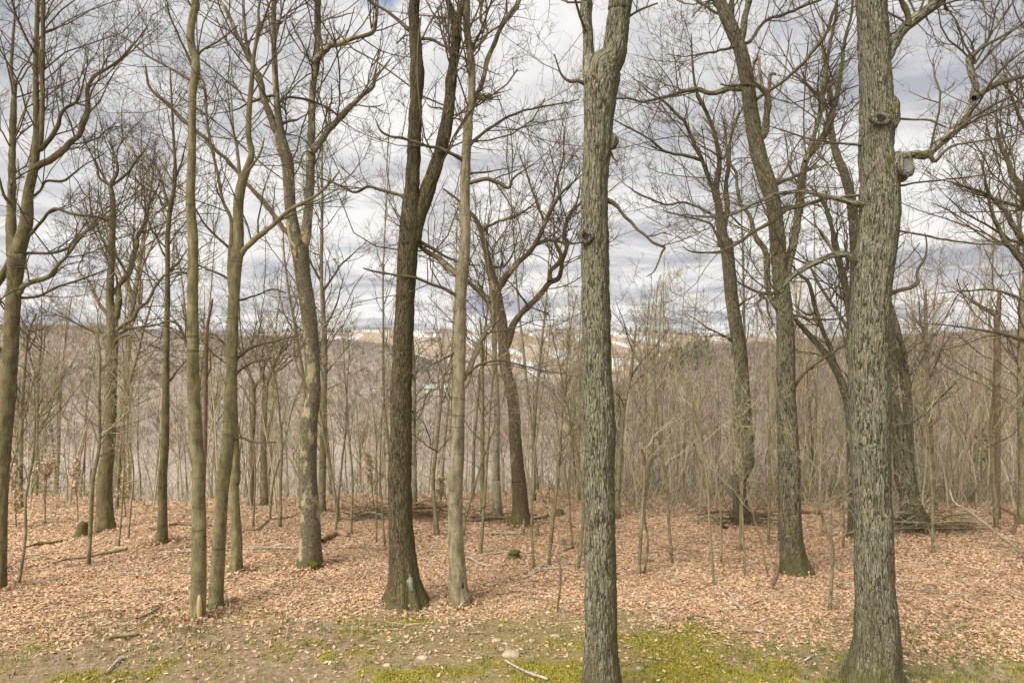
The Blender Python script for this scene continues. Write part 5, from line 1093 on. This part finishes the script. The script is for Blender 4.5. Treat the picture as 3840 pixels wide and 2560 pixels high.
for x, y in spots:
    me1, me2 = pp[g.integers(6)]
    r = thing('pole_tree', 'thin straight bare tree, one of many just beyond the crest', 'tree', (x, y, float(gz(x, y))), 'thin straight trees beyond the crest')
    s = g.uniform(0.75, 1.1); r.scale = (s, s, s); r.rotation_euler = (g.normal() * 0.02, g.normal() * 0.02, g.uniform(0, 6.28))
    obj('trunk', me1, r); o = obj('crown', me2, r); o['kind'] = 'stuff'

# beech saplings that kept their tan leaves, and two small evergreens
BEECH = per_island('dry_beech_leaves', [(0.0, (0.42, 0.30, 0.17)), (0.5, (0.56, 0.43, 0.27)), (1.0, (0.68, 0.56, 0.40))])
def leaf_quads(c, size, g, flat=0.5, simple=False):
    n = len(c); nrm = unit(g.normal(size=(n, 3)) * [1, 1, 1] * flat + UP * (1 - flat) + 1e-3); t = unit(np.cross(nrm, g.normal(size=(n, 3)))); b = np.cross(nrm, t)
    L = (size * g.uniform(0.5, 1.4, n))[:, None]; W = L * g.uniform(0.42, 0.62, n)[:, None]; cu = (L * g.uniform(-0.25, 0.4, n)[:, None])
    V = np.stack([c - t * L * .5 + nrm * cu * .5, c - b * W * .5 - t * L * 0.05 + nrm * cu * 0.35, c + t * L * .5 + nrm * cu * .6, c + b * W * .5 + t * L * 0.05 + nrm * cu * 0.35, c + 0 * c], 1).reshape(-1, 3)
    q = (np.arange(n) * 5)[:, None]
    if simple: return V, np.concatenate([q + [0, 1, 2], q + [2, 3, 0]], 1).reshape(-1, 3)
    F = np.concatenate([q + [0, 1, 4], q + [1, 2, 4], q + [2, 3, 4], q + [3, 0, 4]], 1).reshape(-1, 3)
    return V, F
def beech(label, px, py, h, seed, Y=None):
    x, y, z = hit(px, py); g = np.random.default_rng(seed)
    (V, F), _ = sap_mesh(h, 0.02, seed, None, (13, 5, 0), 0.06, 0.004)
    r = thing('beech_sapling', label, 'sapling', (x, y, z), 'beech saplings still in dry leaf')
    obj('trunk', mesh_np('trunk', V, F, MAT['far']), r)
    tip = V[g.integers(200, len(V), int(300 * h))] + g.normal(size=(int(300 * h), 3)) * 0.03
    V2, F2 = leaf_quads(tip, 0.085, g, 0.55); o = obj('leaves', mesh_np('leaves', V2, F2, BEECH, False), r); o['kind'] = 'stuff'
for i, (lab, px, py, h) in enumerate((('low beech with tan leaves by the forked edge tree', 60, 1975, 1.5), ('leafy tan beech spray between the edge tree and the spreading tree', 170, 1965, 1.8), ('tan leaved beech close in front of the spreading tree', 290, 1960, 1.6),
        ('small tan leaved beech past the spreading tree', 470, 1938, 1.3), ('sparse tan leaved beech behind the low brush scatter', 1405, 1930, 1.6), ('tiny tan leaved beech near the poles of the brush heap', 1655, 1915, 1.1))):
    beech(lab, px, py, h, 900 + i)
HEM = per_island('hemlock_needles', [(0.0, (0.10, 0.125, 0.065)), (1.0, (0.20, 0.225, 0.13))])
def hemlock(label, x, y, h, seed):
    g = np.random.default_rng(seed); r = thing('hemlock', label, 'evergreen', (x, y, float(gz(x, y))))
    P = np.array([[0, 0, -0.3], [0, 0, h * 0.5], [0.05, 0, h]]); me, _, _ = stem_mesh('trunk', P, np.array([0.06, 0.04, 0.01]), MAT['far'], 6, 0.4, 0, None, seed, 0.05, 0.0); obj('trunk', me, r)
    n = 420; t = g.random(n) ** 1.3; a = g.uniform(0, 6.28, n); rad = (1 - t) * h * 0.34 * np.sqrt(g.random(n)) + 0.05
    c = np.stack([rad * np.cos(a), rad * np.sin(a), h * (0.08 + 0.92 * t) - rad * 0.15], 1)
    V, F = leaf_quads(c, 0.16, g, 0.35); o = obj('crown', mesh_np('crown', V, F, HEM, False), r); o['kind'] = 'stuff'
hemlock('small dark evergreen deep in the thicket beyond the broad leaning trunk', (3680 - 1920) / FPX * 27, 27, 3.0, 31)
hemlock('small evergreen showing dimly between the edge tree and the spreading tree', (170 - 1920) / FPX * 28, 28, 3.8, 32)

# ------------------------------------------------------------------ ground cover: fallen leaves, moss tufts, grass
LEAF = per_island('fallen_leaves', [(0.0, (0.32, 0.18, 0.095)), (0.15, (0.47, 0.285, 0.165)), (0.5, (0.565, 0.37, 0.225)), (0.8, (0.61, 0.425, 0.28)), (1.0, (0.68, 0.53, 0.385))], noise_scale=0.9)
g = np.random.default_rng(77)
def scatter_leaves(n, y0, y1, size, keep, simple=False):
    y = g.uniform(y0, y1, n); x = g.uniform(-0.80, 0.80, n) * (y + 0.5); k = g.random(n) < keep(x, y); x, y = x[k], y[k]
    c = np.stack([x, y, gz(x, y) + g.uniform(0.002, 0.020, len(x))], 1); return leaf_quads(c, size, g, 0.24, simple)
lk = lambda x, y: 0.06 + 0.94 * litter_amount(x, y)
sets = [scatter_leaves(84000, 9.8, 14.5, 0.070, lk), scatter_leaves(100000, 14.5, 20, 0.075, lk, True), scatter_leaves(56000, 20, 27, 0.095, lambda x, y: 0.9 + 0 * x, True), scatter_leaves(3600, 8.0, 11.8, 0.07, lambda x, y: 0.7 * (1 - 0.6 * moss_amount(x, y))), scatter_leaves(9000, 8.0, 12.2, 0.036, lambda x, y: 0.45 + 0.5 * n2d(x, y, 0.6, 91), True)]
for o in [o for o in COL.objects if o.type == 'EMPTY' and o.parent is None and o.get('category') == 'tree' and o.location.y < 22 and not o.get('group')]:
    n = 150; a = g.uniform(0, 6.28, n); r = 0.03 * o.location.y / 2.2 * 0.8 + np.abs(g.normal(size=n)) * 0.22      # leaves drifted against the foot of the trunk
    x = o.location.x + r * np.cos(a); y = o.location.y + r * np.sin(a)
    sets.append(leaf_quads(np.stack([x, y, gz(x, y) + g.uniform(0.01, 0.09, n)], 1), 0.085, g, 0.6))
V, F = merge(sets)
tag(obj('fallen_leaves', mesh_np('fallen_leaves', V, F, LEAF, False)), 'deep carpet of dry tan and rust leaves over the wood floor', 'leaves', kind='stuff')
n = 1900; y = g.uniform(10.8, 22, n); x = g.uniform(-0.78, 0.78, n) * y; a = g.uniform(0, 6.28, n); L = g.uniform(0.08, 0.55, n) ** 1.2
d = np.stack([np.cos(a), np.sin(a), 0 * a], 1) * L[:, None]; c = np.stack([x, y, gz(x, y) + 0.03], 1); j = g.normal(size=(n, 3)) * [0.02, 0.02, 0.008]
P = np.stack([c - d, c + j, c + d], 1); P[:, 0, 2] = gz(P[:, 0, 0], P[:, 0, 1]) + 0.03; P[:, 2, 2] = gz(P[:, 2, 0], P[:, 2, 1]) + 0.03
rr = g.uniform(0.003, 0.008, n)[:, None] * np.array([[1, 0.9, 0.5]]); V, F = tubes(P, rr, 4)
tag(obj('twig_litter', mesh_np('twig_litter', V, F, MAT['sapl'])), 'small broken twigs strewn over leaves and soil', 'twigs', kind='stuff')
MT = per_island('moss_tufts', [(0.0, (0.15, 0.13, 0.022)), (0.5, (0.29, 0.255, 0.042)), (1.0, (0.40, 0.36, 0.075))])
n = 220000; y = g.uniform(8.2, 13, n); x = g.uniform(-0.78, 0.78, n) * y; k = g.random(n) < smooth(0.05, 0.9, moss_amount(x, y)); x, y = x[k], y[k]; n = len(x)
c = np.stack([x, y, gz(x, y) - 0.004], 1); a = g.uniform(0, 6.28, n); hh = g.uniform(0.012, 0.034, n); ww = g.uniform(0.008, 0.018, n)
dv = np.stack([np.cos(a), np.sin(a), 0 * a], 1) * ww[:, None]
tip = c + np.stack([g.normal(size=n) * 0.012, g.normal(size=n) * 0.012, hh], 1)
V = np.stack([c - dv, c + dv, tip], 1).reshape(-1, 3)
tag(obj('moss_carpet', mesh_np('moss_carpet', V, np.arange(len(V)).reshape(-1, 3), MT, False)), 'bright yellow green moss spreading over the bare strip', 'moss', kind='stuff')
GR = per_island('grass_blades', [(0.0, (0.08, 0.12, 0.03)), (0.5, (0.16, 0.19, 0.055)), (1.0, (0.34, 0.29, 0.13))])
def tufts(n, cx, cy, sx, sy): 
    return np.stack([g.normal(cx, sx, n), g.normal(cy, sy, n)], 1)
pt = np.concatenate([tufts(260, 5.6, 9.6, 0.9, 0.45), tufts(120, 6.4, 10.8, 1.0, 0.5), tufts(60, -5.2, 10.4, 1.3, 0.5), tufts(40, -6.2, 11.3, 0.8, 0.3), tufts(30, -2.5, 10.3, 1.2, 0.5), tufts(16, 7.0, 14.5, 0.5, 0.4), tufts(20, 3.6, 9.8, 0.5, 0.4)])
pt = np.concatenate([pt, np.stack([g.uniform(-7.5, 7.5, 420), g.uniform(8.9, 11.6, 420)], 1)])
q = np.repeat(pt, 9, 0) + g.normal(size=(len(pt) * 9, 2)) * 0.035; n = len(q)
c = np.stack([q[:, 0], q[:, 1], gz(q[:, 0], q[:, 1]) - 0.005], 1); a = g.uniform(0, 6.28, n); dv = np.stack([np.cos(a), np.sin(a), 0 * a], 1) * 0.005
ln = g.normal(size=(n, 3)) * [0.035, 0.035, 0]; hh = g.uniform(0.04, 0.10, n)
mid = c + ln * 0.4 + UP * (hh * 0.6)[:, None]; tip = c + ln * 1.2 + UP * hh[:, None]
V = np.stack([c - dv, c + dv, mid + dv * 0.8, mid - dv * 0.8, tip], 1).reshape(-1, 3); b = (np.arange(n) * 5)[:, None]
tag(obj('grass', mesh_np('grass', V, [np.concatenate([b, b + 1, b + 2, b + 3], 1), np.concatenate([b + 3, b + 2, b + 4], 1)], GR, False)), 'sparse short green grass tufts among the leaves', 'grass', kind='stuff')
